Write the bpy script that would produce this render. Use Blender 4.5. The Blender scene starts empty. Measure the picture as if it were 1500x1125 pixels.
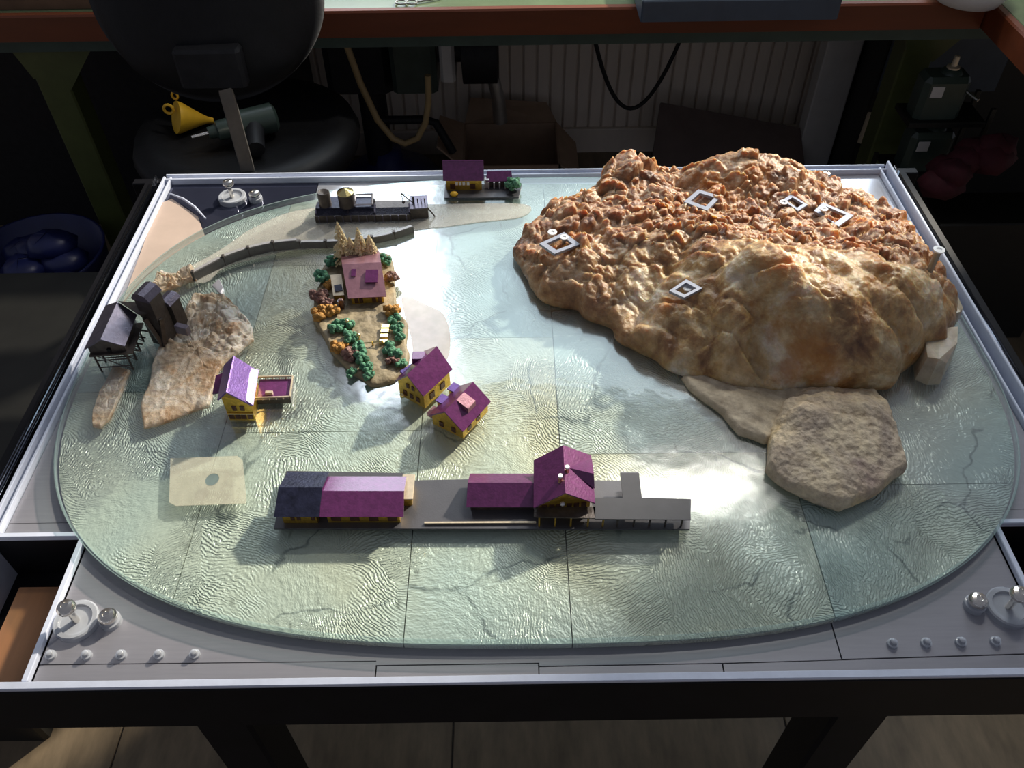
import bpy, bmesh, math, random
import numpy as np
from mathutils import Vector, Matrix, noise

# ------------------------------------------------------------------ camera, world, lights, exposure
S = bpy.context.scene
COL = S.collection
PI = math.pi
T = 0.74      # top of the table rails
DK = 0.732    # table deck
G = 0.752     # top of the glass sheet
cd = bpy.data.cameras.new('camera'); cam = bpy.data.objects.new('camera', cd); COL.objects.link(cam)
cd.sensor_width = 36; cd.lens = 29.280; cd.clip_start = 0.01
_R = Matrix([[0.9999, 0.014148, -0.000159], [-0.010371, 0.725228, -0.68843], [-0.009624, 0.688363, 0.725303]]).to_4x4(); _R.translation = (-0.02751, -0.34836, 1.50315)
cam.matrix_world = _R
S.camera = cam
S.view_settings.view_transform = 'Standard'; S.view_settings.look = 'None'
S.view_settings.gamma = 1; S.view_settings.use_curve_mapping = False
S.view_settings.exposure = 0.14
W = bpy.data.worlds.new('room_ambient'); S.world = W; W.use_nodes = True
W.node_tree.nodes['Background'].inputs[0].default_value = (0.62, 0.66, 0.8, 1)
W.node_tree.nodes['Background'].inputs[1].default_value = 0.21

def area(name, loc, target, sx, sy, power, col):
    l = bpy.data.lights.new(name, 'AREA'); l.shape = 'RECTANGLE'; l.size = sx; l.size_y = sy
    l.energy = power; l.color = col
    o = bpy.data.objects.new(name, l); COL.objects.link(o); o.location = loc
    o.rotation_euler = (Vector(target) - Vector(loc)).to_track_quat('-Z', 'Y').to_euler()
    return o
area('window_daylight', (0.30, 2.13, 2.05), (0.30, 0.0, 1.5), 1.15, 1.25, 5.5, (0.70, 0.89, 0.97))
area('window_daylight', (-0.47, 2.13, 1.85), (-0.3, 0.0, 1.3), 0.36, 1.5, 9, (0.78, 0.88, 1.0))
area('window_daylight', (1.14, 2.13, 2.05), (0.8, 0.0, 1.5), 0.42, 1.25, 10, (0.78, 0.88, 1.0))
area('ceiling_lamp', (0.62, 1.55, 2.6), (0.62, 1.55, 0), 0.55, 0.09, 12, (1.0, 0.97, 0.9))
sl = bpy.data.lights.new('sun', 'SUN'); sl.energy = 5.6; sl.angle = math.radians(2.5); sl.color = (1, 0.91, 0.76)
so = bpy.data.objects.new('sun', sl); COL.objects.link(so)
so.rotation_euler = Vector((-0.70, -0.70, -0.62)).to_track_quat('-Z', 'Y').to_euler()

# ------------------------------------------------------------------ helpers
LOC = {}
def tag(o, label=None, cat=None, group=None, kind=None):
    if label: o['label'] = label
    if cat: o['category'] = cat
    if group: o['group'] = group
    if kind: o['kind'] = kind
    return o
def thing(name, loc, label, cat, group=None):
    o = bpy.data.objects.new(name, None); COL.objects.link(o)
    o.location = loc; LOC[o.name] = Vector(loc); o.empty_display_size = 0.02
    return tag(o, label, cat, group)

class MB:
    """collects geometry in world coordinates; build() links it as one mesh object"""
    def __init__(s): s.v = []; s.f = []; s.mi = []; s.cur = 0; s.xf = None
    def at(s, loc=(0, 0, 0), rz=0, tilt=None):
        s.xf = Matrix.Translation(loc) @ Matrix.Rotation(rz, 4, 'Z')
        if tilt is not None: s.xf = Matrix.Translation(loc) @ tilt.to_4x4()
        return s
    def add(s, vs, fs):
        b = len(s.v)
        for p in vs:
            p = Vector(p)
            s.v.append(tuple(s.xf @ p if s.xf is not None else p))
        for f in fs: s.f.append([b + i for i in f]); s.mi.append(s.cur)
        return s
    def box(s, x0, x1, y0, y1, z0, z1):
        v = [(x0,y0,z0),(x1,y0,z0),(x1,y1,z0),(x0,y1,z0),(x0,y0,z1),(x1,y0,z1),(x1,y1,z1),(x0,y1,z1)]
        return s.add(v, [(3,2,1,0),(4,5,6,7),(0,1,5,4),(1,2,6,5),(2,3,7,6),(3,0,4,7)])
    def cbox(s, x0, x1, y0, y1, z0, z1, b=0.002):
        """box with chamfered vertical and top edges"""
        def ring(i, z): return [(x0+i,y0+b,z),(x0+b,y0+i,z),(x1-b,y0+i,z),(x1-i,y0+b,z),(x1-i,y1-b,z),(x1-b,y1-i,z),(x0+b,y1-i,z),(x0+i,y1-b,z)]
        rings = [ring(0, z0), ring(0, z1-b), ring(b*0.7, z1)]
        v = sum(rings, []); f = [tuple(range(7,-1,-1)), tuple(range(16,24))]
        for k in range(2):
            for i in range(8):
                j = (i+1) % 8; f.append((k*8+i, k*8+j, k*8+8+j, k*8+8+i))
        return s.add(v, f)
    def prism(s, poly, z0, z1):
        n = len(poly); a = sum(poly[i][0]*poly[(i+1)%n][1]-poly[(i+1)%n][0]*poly[i][1] for i in range(n))
        if a < 0: poly = list(reversed(poly))
        v = [(p[0],p[1],z0) for p in poly] + [(p[0],p[1],z1) for p in poly]
        return s.add(v, [tuple(range(n-1,-1,-1)), tuple(range(n,2*n))] + [(i,(i+1)%n,n+(i+1)%n,n+i) for i in range(n)])
    def slab(s, q, t):
        """quad sheet q thickened downward along its normal by t"""
        q = [Vector(p) for p in q]; n = (q[1]-q[0]).cross(q[2]-q[0]).normalized()
        if n.z < 0: q.reverse(); n = -n
        m = len(q); v = q + [p - n*t for p in q]
        return s.add(v, [tuple(range(m)), tuple(range(2*m-1, m-1, -1))] + [(i, m+i, m+(i+1)%m, (i+1)%m) for i in range(m)])
    def tube(s, pts, r, n=8, closed=False):
        pts = [Vector(p) for p in pts]; m = len(pts); b = []; up = None
        for i, p in enumerate(pts):
            t = (pts[min(i+1,m-1)] - pts[max(i-1,0)]) if not closed else pts[(i+1)%m]-pts[i-1]
            t.normalize()
            if up is None: up = Vector((0,0,1)) if abs(t.z) < 0.9 else Vector((1,0,0))
            u = t.cross(up).normalized(); w = u.cross(t); up = w
            rr = r[i] if isinstance(r, (list, tuple)) else r
            for k in range(n):
                a = 2*PI*k/n; b.append(p + u*math.cos(a)*rr + w*math.sin(a)*rr)
        f = []
        for i in range(m if closed else m-1):
            j = (i+1) % m
            for k in range(n): f.append((i*n+k, i*n+(k+1)%n, j*n+(k+1)%n, j*n+k))
        if not closed: f += [tuple(range(n-1,-1,-1)), tuple(range((m-1)*n, m*n))]
        return s.add(b, f)
    def lathe(s, c, prof, n=24):
        """prof: list of (radius, z) from bottom to top around the vertical through c"""
        v = []; f = []; m = len(prof)
        for r, z in prof:
            for k in range(n):
                a = 2*PI*k/n; v.append((c[0]+r*math.cos(a), c[1]+r*math.sin(a), c[2]+z))
        for i in range(m-1):
            for k in range(n): f.append((i*n+k, i*n+(k+1)%n, (i+1)*n+(k+1)%n, (i+1)*n+k))
        f += [tuple(range(n-1,-1,-1)), tuple(range((m-1)*n, m*n))]
        return s.add(v, f)
    def cyl(s, c, r, h, n=16, r2=None): return s.lathe(c, [(r,0),(r if r2 is None else r2,h)], n)
    def beam(s, a, b, w):
        return s.tube([a, b], w*0.7, 4)
    def ball(s, c, r, seg=12, sq=(1,1,1), jit=0, rnd=None):
        v = []; f = []; R = seg//2
        for i in range(R+1):
            th = PI*i/R
            for k in range(seg):
                a = 2*PI*k/seg; q = r*(1 + (rnd.uniform(-jit, jit) if rnd else 0))
                v.append((c[0]+q*sq[0]*math.sin(th)*math.cos(a), c[1]+q*sq[1]*math.sin(th)*math.sin(a), c[2]+q*sq[2]*math.cos(th)))
        for i in range(R):
            for k in range(seg): f.append((i*seg+k, (i+1)*seg+k, (i+1)*seg+(k+1)%seg, i*seg+(k+1)%seg))
        return s.add(v, f)
    def build(s, name, mat, parent=None, smooth=False, loc=None):
        me = bpy.data.meshes.new(name)
        o = bpy.data.objects.new(name, me); COL.objects.link(o)
        L = Vector((0,0,0))
        if parent is not None:
            L = LOC[parent.name]; o.parent = parent; LOC[o.name] = L
        else:
            L = Vector(loc) if loc else Vector(s.v[0]) * 0
            o.location = L; LOC[o.name] = L
        me.from_pydata([tuple(Vector(p) - L) for p in s.v], [], s.f)
        mats = mat if isinstance(mat, (list, tuple)) else [mat]
        for m in mats: me.materials.append(m)
        if len(mats) > 1: me.polygons.foreach_set('material_index', s.mi)
        bm = bmesh.new(); bm.from_mesh(me)
        bmesh.ops.recalc_face_normals(bm, faces=bm.faces)
        bm.to_mesh(me); bm.free()
        if smooth:
            me.polygons.foreach_set('use_smooth', [True]*len(me.polygons))
            if smooth != 'all':
                for e in ():
                    pass
                me.set_sharp_from_angle(angle=math.radians(40))
        me.update()
        return o

# ------------------------------------------------------------------ materials
def newmat(name):
    m = bpy.data.materials.new(name); m.use_nodes = True
    nt = m.node_tree; return m, nt, nt.nodes['Principled BSDF']
def N(nt, t, **kw):
    n = nt.nodes.new('ShaderNode'+t)
    for k, v in kw.items():
        if k in n.inputs: n.inputs[k].default_value = v
        else: setattr(n, k, v)
    return n
def ramp(nt, fac, stops):
    r = N(nt, 'ValToRGB'); e = r.color_ramp.elements
    while len(e) < len(stops): e.new(0.5)
    for i, (p, c) in enumerate(stops):
        e[i].position = p; e[i].color = (*c, 1) if len(c) == 3 else c
    nt.links.new(fac, r.inputs[0]); return r.outputs[0]
def mix(nt, fac, a, b, mode='MIX'):
    m = N(nt, 'MixRGB', blend_type=mode)
    for i, x in enumerate((fac, a, b)):
        if hasattr(x, 'is_linked') or hasattr(x, 'links'): nt.links.new(x, m.inputs[i])
        elif isinstance(x, (int, float)): m.inputs[i].default_value = x
        else: m.inputs[i].default_value = (*x, 1)
    return m.outputs[0]
def mth(nt, op, a, b=0.0, c=None):
    m = N(nt, 'Math', operation=op)
    for i, x in enumerate((a, b) if c is None else (a, b, c)):
        if isinstance(x, (int, float)): m.inputs[i].default_value = x
        else: nt.links.new(x, m.inputs[i])
    return m.outputs[0]
def pm(name, col, rough=0.5, metal=0.0, var=0.15, scale=40, bump=0.0, bscale=None, spec=0.5, stretch=None, **extra):
    """principled material with a little noise in its colour and relief"""
    m, nt, b = newmat(name)
    tc = N(nt, 'TexCoord'); co = tc.outputs['Object']
    if stretch:
        mp = N(nt, 'Mapping'); mp.inputs['Scale'].default_value = stretch
        nt.links.new(co, mp.inputs[0]); co = mp.outputs[0]
    n = N(nt, 'TexNoise', Scale=scale, Detail=5.0, Roughness=0.6); nt.links.new(co, n.inputs['Vector'])
    lo = [max(0, c*(1-var)) for c in col]; hi = [min(1, c*(1+var)) for c in col]
    nt.links.new(ramp(nt, n.outputs[0], [(0.3, lo), (0.7, hi)]), b.inputs['Base Color'])
    b.inputs['Roughness'].default_value = rough; b.inputs['Metallic'].default_value = metal
    b.inputs['Specular IOR Level'].default_value = spec
    if bump:
        n2 = N(nt, 'TexNoise', Scale=bscale or scale*3, Detail=4.0); nt.links.new(co, n2.inputs['Vector'])
        bp = N(nt, 'Bump', Strength=bump, Distance=0.002); nt.links.new(n2.outputs[0], bp.inputs['Height'])
        nt.links.new(bp.outputs[0], b.inputs['Normal'])
    for k, v in extra.items(): b.inputs[k.replace('_', ' ')].default_value = v
    return m

def clear_glass(name, tint, rough=0.04, bump=0.0, ior=1.5, gain=1.0):
    """thin clear sheet: lets light straight through, reflects by Fresnel"""
    m, nt, b = newmat(name); nt.nodes.remove(b)
    tr = N(nt, 'BsdfTransparent'); tr.inputs[0].default_value = (*tint, 1)
    gl = N(nt, 'BsdfGlossy'); gl.inputs['Roughness'].default_value = rough
    fr = N(nt, 'Fresnel', IOR=ior); ms = N(nt, 'MixShader')
    f = mth(nt, 'MULTIPLY', fr.outputs[0], gain)
    nt.links.new(f, ms.inputs[0]); nt.links.new(tr.outputs[0], ms.inputs[1]); nt.links.new(gl.outputs[0], ms.inputs[2])
    if bump:
        tc = N(nt, 'TexCoord'); n = N(nt, 'TexNoise', Scale=30.0, Detail=2.0); nt.links.new(tc.outputs['Object'], n.inputs['Vector'])
        bp = N(nt, 'Bump', Strength=bump, Distance=0.001); nt.links.new(n.outputs[0], bp.inputs['Height'])
        nt.links.new(bp.outputs[0], gl.inputs['Normal']); nt.links.new(bp.outputs[0], fr.inputs['Normal'])
    nt.links.new(ms.outputs[0], nt.nodes['Material Output'].inputs[0])
    return m

def milky_glass(name, tint, col, fac, rough=0.15):
    m, nt, b = newmat(name)
    b.inputs['Base Color'].default_value = (*col, 1); b.inputs['Roughness'].default_value = rough
    n = N(nt, 'TexNoise', Scale=70.0, Detail=3.0); nt.links.new(N(nt, 'TexCoord').outputs['Object'], n.inputs['Vector'])
    nt.links.new(ramp(nt, n.outputs[0], [(0.3, tuple(c*.85 for c in col)), (0.7, col)]), b.inputs['Base Color'])
    tr = N(nt, 'BsdfTransparent'); tr.inputs[0].default_value = (*tint, 1); ms = N(nt, 'MixShader'); ms.inputs[0].default_value = fac
    nt.links.new(tr.outputs[0], ms.inputs[1]); nt.links.new(b.outputs[0], ms.inputs[2]); nt.links.new(ms.outputs[0], nt.nodes['Material Output'].inputs[0])
    return m
def ripple_glass(name, pal):
    m, nt, b = newmat(name); L = nt.links
    co = N(nt, 'TexCoord').outputs['Object']
    wn = N(nt, 'TexNoise', Scale=6.0, Detail=2.0); L.new(co, wn.inputs['Vector'])
    wv = N(nt, 'VectorMath', operation='MULTIPLY_ADD'); L.new(wn.outputs[1], wv.inputs[0]); wv.inputs[1].default_value = (0.09, 0.09, 0); L.new(co, wv.inputs[2])
    wco = wv.outputs[0]
    # patches of ripples, each patch combed another way
    vc = N(nt, 'TexVoronoi', Scale=13.0); L.new(wco, vc.inputs['Vector'])
    sp = N(nt, 'SeparateColor'); L.new(vc.outputs['Color'], sp.inputs[0])
    vr = N(nt, 'VectorRotate', rotation_type='Z_AXIS'); L.new(wco, vr.inputs['Vector'])
    L.new(mth(nt, 'MULTIPLY', sp.outputs[0], 6.28), vr.inputs['Angle'])
    wave = N(nt, 'TexWave', Scale=95.0, Distortion=7.0, Detail=3.0); wave.inputs['Detail Scale'].default_value = 1.6
    L.new(vr.outputs[0], wave.inputs['Vector'])
    big = N(nt, 'TexNoise', Scale=7.0, Detail=3.0); L.new(co, big.inputs['Vector'])
    amp = ramp(nt, big.outputs[0], [(0.44, (0.08,)*3), (0.60, (1.3,)*3)])
    fine = N(nt, 'TexNoise', Scale=150.0, Detail=4.0); L.new(wco, fine.inputs['Vector'])
    h = mth(nt, 'ADD', mth(nt, 'MULTIPLY', wave.outputs['Fac'], amp), mth(nt, 'MULTIPLY', fine.outputs[0], 1.6))
    bp = N(nt, 'Bump', Strength=0.95, Distance=0.0011); L.new(h, bp.inputs['Height'])
    L.new(bp.outputs[0], b.inputs['Normal'])
    # hairline cracks
    cn = N(nt, 'TexNoise', Scale=14.0, Detail=4.0); L.new(co, cn.inputs['Vector'])
    cv = N(nt, 'VectorMath', operation='MULTIPLY_ADD'); L.new(cn.outputs[1], cv.inputs[0]); cv.inputs[1].default_value = (0.09, 0.09, 0); L.new(co, cv.inputs[2])
    ve = N(nt, 'TexVoronoi', Scale=5.0, feature='DISTANCE_TO_EDGE', Randomness=1.0); L.new(cv.outputs[0], ve.inputs['Vector'])
    line = ramp(nt, ve.outputs['Distance'], [(0.004, (1,)*3), (0.013, (0,)*3)])
    gn = N(nt, 'TexNoise', Scale=11.0, Detail=2.0); L.new(co, gn.inputs['Vector'])
    gate = ramp(nt, gn.outputs[0], [(0.45, (0,)*3), (0.54, (1,)*3)])
    crack = mth(nt, 'MULTIPLY', line, gate)
    # short dark flecks
    vs = N(nt, 'TexVoronoi', Scale=55.0); 
    mp = N(nt, 'Mapping'); mp.inputs['Scale'].default_value = (1.0, 0.35, 1); mp.inputs['Rotation'].default_value = (0, 0, 0.8); L.new(wco, mp.inputs[0]); L.new(mp.outputs[0], vs.inputs['Vector'])
    fl = ramp(nt, vs.outputs['Distance'], [(0.05, (1,)*3), (0.16, (0,)*3)])
    s2 = N(nt, 'SeparateColor'); L.new(vs.outputs['Color'], s2.inputs[0])
    fleck = mth(nt, 'MULTIPLY', fl, mth(nt, 'GREATER_THAN', s2.outputs[1], 0.68))
    hue = N(nt, 'TexNoise', Scale=3.2, Detail=3.0); L.new(co, hue.inputs['Vector'])
    base = ramp(nt, hue.outputs[0], [(0.36, pal[0]), (0.5, pal[1]), (0.64, pal[2])])
    base = mix(nt, mth(nt, 'MULTIPLY', crack, 0.6), base, (0.10, 0.13, 0.13))
    base = mix(nt, mth(nt, 'MULTIPLY', fleck, 0.45), base, (0.14, 0.15, 0.12))
    L.new(base, b.inputs['Base Color'])
    b.inputs['Roughness'].default_value = 0.17; b.inputs['Specular IOR Level'].default_value = 0.8; b.inputs['Metallic'].default_value = 0.05
    return m

def rock_mat(name, pal, scale=9, rough=0.42, sss=0.35, fine=60, bump=0.5, spotcol=None, spec=0.5, crust=None):
    m, nt, b = newmat(name); L = nt.links
    co = N(nt, 'TexCoord').outputs['Object']
    n = N(nt, 'TexNoise', Scale=float(scale), Detail=7.0, Roughness=0.62, Distortion=0.6); L.new(co, n.inputs['Vector'])
    c = ramp(nt, n.outputs[0], pal)
    if crust:
        at = N(nt, 'Attribute', attribute_name='crust')
        nx = N(nt, 'TexNoise', Scale=float(scale)*2.4, Detail=6.0, Roughness=0.65); L.new(co, nx.inputs['Vector'])
        c = mix(nt, at.outputs['Fac'], c, ramp(nt, nx.outputs[0], crust))
        L.new(mth(nt, 'ADD', rough, mth(nt, 'MULTIPLY', at.outputs['Fac'], 0.10)), b.inputs['Roughness'])
    n2 = N(nt, 'TexNoise', Scale=float(fine), Detail=5.0, Roughness=0.7); L.new(co, n2.inputs['Vector'])
    c = mix(nt, 0.8, c, ramp(nt, n2.outputs[0], [(0.3, (0.62, 0.55, 0.5)), (0.65, (1.12, 1.1, 1.08))]), 'MULTIPLY')
    if spotcol:
        v = N(nt, 'TexNoise', Scale=scale*.9, Detail=6.0, Roughness=0.6); L.new(co, v.inputs['Vector'])
        c = mix(nt, mth(nt, 'MULTIPLY', ramp(nt, v.outputs[0], [(0.55, (0,)*3), (0.66, (1,)*3)]), 0.7), c, spotcol)
    L.new(c, b.inputs['Base Color'])
    if not crust: b.inputs['Roughness'].default_value = rough
    b.inputs['Specular IOR Level'].default_value = spec
    if sss:
        b.inputs['Subsurface Weight'].default_value = sss; b.inputs['Subsurface Radius'].default_value = (1.0, 0.55, 0.25); b.inputs['Subsurface Scale'].default_value = 0.02
    v2 = N(nt, 'TexVoronoi', Scale=float(fine)*1.6); L.new(co, v2.inputs['Vector'])
    hh = mth(nt, 'ADD', n2.outputs[0], mth(nt, 'MULTIPLY', v2.outputs['Distance'], 0.6))
    bp = N(nt, 'Bump', Strength=bump, Distance=0.003); L.new(hh, bp.inputs['Height']); L.new(bp.outputs[0], b.inputs['Normal'])
    return m

M = {}
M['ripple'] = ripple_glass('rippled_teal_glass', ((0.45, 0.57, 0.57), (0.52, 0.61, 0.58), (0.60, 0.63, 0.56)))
M['ripple_warm_lit'] = ripple_glass('rippled_straw_glass_lit', ((0.57, 0.64, 0.59), (0.65, 0.68, 0.58), (0.73, 0.69, 0.52)))  # straw tint, lightened in colour for the brighter light at front left
M['clear'] = clear_glass('clear_glass', (0.97, 0.995, 0.985), 0.13, 0.4, 1.45, 0.36)
M['rim'] = milky_glass('glass_cut_edge', (0.86, 0.95, 0.93), (0.70, 0.85, 0.83), 0.27)
M['frost'] = milky_glass('cloudy_acrylic', (0.92, 0.94, 0.98), (0.75, 0.78, 0.84), 0.5)
M['acrylic'] = pm('frosted_acrylic_edge', (0.62, 0.66, 0.78), 0.22, 0, 0.06, 60)
M['acrylic_clear'] = clear_glass('clear_acrylic', (0.80, 0.84, 0.93), 0.05)
M['plate'] = pm('satin_metal_plate', (0.29, 0.285, 0.315), 0.42, 0.3, 0.05, 25, 0.03, 900, stretch=(1, 14, 1))
M['plate_dark_refl'] = pm('dark_reflection_plate', (0.05, 0.055, 0.09), 0.05, 0.6, 0.15, 9)  # dark reflection on the deck put into the base colour
M['paper'] = pm('peach_backing_paper', (0.50, 0.38, 0.31), 0.6, 0, 0.1, 12)
M['black'] = pm('black_lacquer', (0.007, 0.007, 0.009), 0.4, 0, 0.2, 30, spec=0.15)
M['wood'] = pm('orange_wood', (0.24, 0.105, 0.04), 0.5, 0, 0.3, 22, 0.15, 90, stretch=(1, 0.12, 1))
M['steel'] = pm('polished_steel', (0.80, 0.76, 0.70), 0.22, 1, 0.1, 50)
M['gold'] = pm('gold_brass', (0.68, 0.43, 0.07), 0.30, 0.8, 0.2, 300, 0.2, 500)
M['gold_bright'] = pm('bright_brass', (1.0, 0.78, 0.35), 0.22, 1, 0.1, 300)  # paler, fully metallic brass for small fittings
M['purple'] = pm('purple_paint', (0.145, 0.028, 0.125), 0.30, 0.25, 0.22, 160, 0.12, 400, Coat_Weight=0.9, Coat_Roughness=0.12)
M['pink'] = pm('pink_copper_roof', (0.46, 0.24, 0.29), 0.28, 0.6, 0.15, 90, 0.1, 300)
M['violet'] = pm('violet_paint', (0.15, 0.075, 0.28), 0.28, 0.3, 0.2, 150, 0.15, 400)
M['violet_lit'] = pm('lit_violet_paint', (0.27, 0.17, 0.48), 0.42, 0.15, 0.12, 150, 0.1, 400)  # roof violet made paler to paint in the light on the lower slope
M['blue_black'] = pm('blue_black_roof', (0.022, 0.024, 0.05), 0.32, 0.3, 0.4, 100, 0.2, 300)
M['bronze'] = pm('dark_bronze', (0.105, 0.088, 0.078), 0.36, 0.6, 0.25, 120, 0.2, 400)
M['bronze_roof'] = pm('blued_bronze_roof', (0.17, 0.15, 0.19), 0.33, 0.7, 0.2, 120, 0.2, 400)
M['coal'] = pm('coal_heap', (0.02, 0.022, 0.045), 0.3, 0.2, 0.8, 500, 1.0, 700)
M['grey_plate'] = pm('grey_steel_plate', (0.10, 0.098, 0.108), 0.40, 0.4, 0.08, 40, 0.05, 600)
M['canopy'] = pm('dark_grey_canopy', (0.05, 0.049, 0.055), 0.5, 0.2, 0.1, 60)
M['cream'] = pm('cream_metal', (0.66, 0.55, 0.40), 0.35, 0.4, 0.12, 200)
M['white'] = pm('white_plastic', (0.85, 0.85, 0.85), 0.35, 0, 0.03, 100)
M['white_metal'] = pm('white_bronze', (0.62, 0.58, 0.60), 0.3, 0.6, 0.1, 200)
M['window'] = pm('dark_window', (0.10, 0.045, 0.03), 0.25, 0.3, 0.2, 200)
M['leaf'] = pm('green_foam', (0.09, 0.26, 0.15), 0.7, 0, 0.45, 300, 0.8, 900)
M['orange_bush'] = pm('golden_foam', (0.48, 0.24, 0.05), 0.55, 0.1, 0.4, 300, 0.8, 900)
M['brown_bush'] = pm('brown_foam', (0.23, 0.12, 0.10), 0.6, 0, 0.4, 300, 0.8, 900)
M['straw'] = pm('straw_wire', (0.85, 0.66, 0.38), 0.5, 0.1, 0.3, 400)
M['sand'] = pm('sandy_sheet', (0.50, 0.48, 0.43), 0.4, 0, 0.12, 14, 0.1, 150)
M['ground'] = pm('island_ground', (0.27, 0.215, 0.13), 0.6, 0, 0.45, 60, 0.5, 200)
M['wall_grey'] = pm('grey_stone_wall', (0.15, 0.14, 0.13), 0.5, 0.2, 0.15, 120, 0.2, 300)
M['cap_grey'] = pm('pale_coping', (0.42, 0.40, 0.39), 0.4, 0.2, 0.1, 120)
M['frame'] = pm('frosted_frame', (0.33, 0.34, 0.40), 0.3, 0.1, 0.08, 100)
M['quartz'] = rock_mat('brown_quartz', [(0.32, (0.16, 0.07, 0.03)), (0.41, (0.35, 0.19, 0.08)), (0.48, (0.57, 0.38, 0.17)), (0.56, (0.70, 0.55, 0.33)), (0.67, (0.82, 0.77, 0.66))], 13, 0.33, 0.6, 75, 0.9, (0.42, 0.15, 0.01), 0.6, [(0.34, (0.12, 0.05, 0.028)), (0.44, (0.27, 0.13, 0.06)), (0.52, (0.37, 0.21, 0.105)), (0.60, (0.46, 0.31, 0.19)), (0.70, (0.62, 0.53, 0.45))])
M['slice'] = rock_mat('quartz_slice', [(0.32, (0.34, 0.17, 0.06)), (0.44, (0.58, 0.45, 0.32)), (0.56, (0.68, 0.62, 0.55)), (0.7, (0.78, 0.76, 0.74))], 17, 0.28, 0.15, 75, 0.9, (0.50, 0.21, 0.03))
def let_through(m, fac):
    nt = m.node_tree; out = nt.nodes['Material Output']; sh_ = out.inputs[0].links[0].from_socket
    tr = N(nt, 'BsdfTransparent'); tr.inputs[0].default_value = (0.93, 0.9, 0.85, 1); ms = N(nt, 'MixShader'); ms.inputs[0].default_value = fac
    nt.links.new(sh_, ms.inputs[1]); nt.links.new(tr.outputs[0], ms.inputs[2]); nt.links.new(ms.outputs[0], out.inputs[0])
let_through(M['slice'], 0.38)
M['sandstone'] = rock_mat('tan_sandstone', [(0.3, (0.30, 0.25, 0.22)), (0.42, (0.62, 0.52, 0.40)), (0.54, (0.80, 0.68, 0.48)), (0.68, (0.88, 0.68, 0.36))], 10, 0.75, 0, 110, 1.0, (0.36, 0.25, 0.24), 0.2)
M['slate'] = rock_mat('grey_brown_slate', [(0.3, (0.34, 0.28, 0.19)), (0.6, (0.74, 0.64, 0.47))], 8, 0.7, 0, 60, 0.8, None, 0.2)
M['orange_edge'] = pm('orange_edge_board', (0.14, 0.032, 0.009), 0.45, 0, 0.2, 18, 0.1, 60, stretch=(0.15, 1, 1))
M['green_top'] = pm('green_bench_top', (0.13, 0.17, 0.09), 0.22, 0, 0.15, 9)
M['green_paint'] = pm('olive_green_paint', (0.075, 0.092, 0.028), 0.4, 0, 0.15, 20)
M['dark_green'] = pm('dark_green_rail', (0.05, 0.08, 0.065), 0.5, 0, 0.15, 20)
M['machine_green'] = pm('machine_green', (0.04, 0.06, 0.05), 0.35, 0, 0.2, 20)
M['bead'] = pm('cream_beadboard', (0.76, 0.66, 0.56), 0.55, 0, 0.1, 12, stretch=(1, 1, 0.2))
M['rubber'] = pm('black_rubber', (0.012, 0.012, 0.014), 0.55, 0, 0.3, 50, 0.1, spec=0.3)
M['vinyl'] = pm('black_vinyl', (0.008, 0.008, 0.009), 0.5, 0, 0.2, 40, 0.15, 200, spec=0.25)
M['yellow'] = pm('yellow_plastic', (0.80, 0.46, 0.03), 0.4, 0, 0.08, 40)
M['hose_yellow'] = pm('tan_hose', (0.42, 0.30, 0.14), 0.45, 0, 0.1, 40)
M['cardboard'] = pm('brown_cardboard', (0.36, 0.24, 0.16), 0.8, 0, 0.12, 20)
M['board'] = pm('dark_brown_board', (0.14, 0.10, 0.088), 0.6, 0, 0.15, 12)
M['blue_bin'] = pm('navy_plastic', (0.014, 0.02, 0.10), 0.4, 0, 0.2, 20)
M['blue_grey'] = pm('slate_blue_paint', (0.055, 0.075, 0.105), 0.45, 0, 0.15, 20)
M['tray_brown'] = pm('brown_tray', (0.16, 0.09, 0.05), 0.5, 0, 0.2, 20)
M['white_post'] = pm('grey_white_paint', (0.62, 0.60, 0.58), 0.5, 0, 0.06, 20)
M['red_cloth'] = pm('dark_red_cloth', (0.06, 0.005, 0.012), 0.8, 0, 0.3, 30, 0.4, 80)
M['grey_metal'] = pm('worn_bar_steel', (0.42, 0.40, 0.37), 0.35, 0.8, 0.15, 30)
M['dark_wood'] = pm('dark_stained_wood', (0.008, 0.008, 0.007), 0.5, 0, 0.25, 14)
M['tile'] = pm('speckled_vinyl_tile', (0.20, 0.150, 0.095), 0.5, 0, 0.35, 26, 0.05, 90, stretch=(1, 0.3, 1))
M['grout'] = pm('dark_joint', (0.05, 0.04, 0.035), 0.8, 0, 0.1, 20)
M['pale_blue'] = pm('pale_blue_plastic', (0.22, 0.30, 0.40), 0.4, 0, 0.1, 20)

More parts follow.
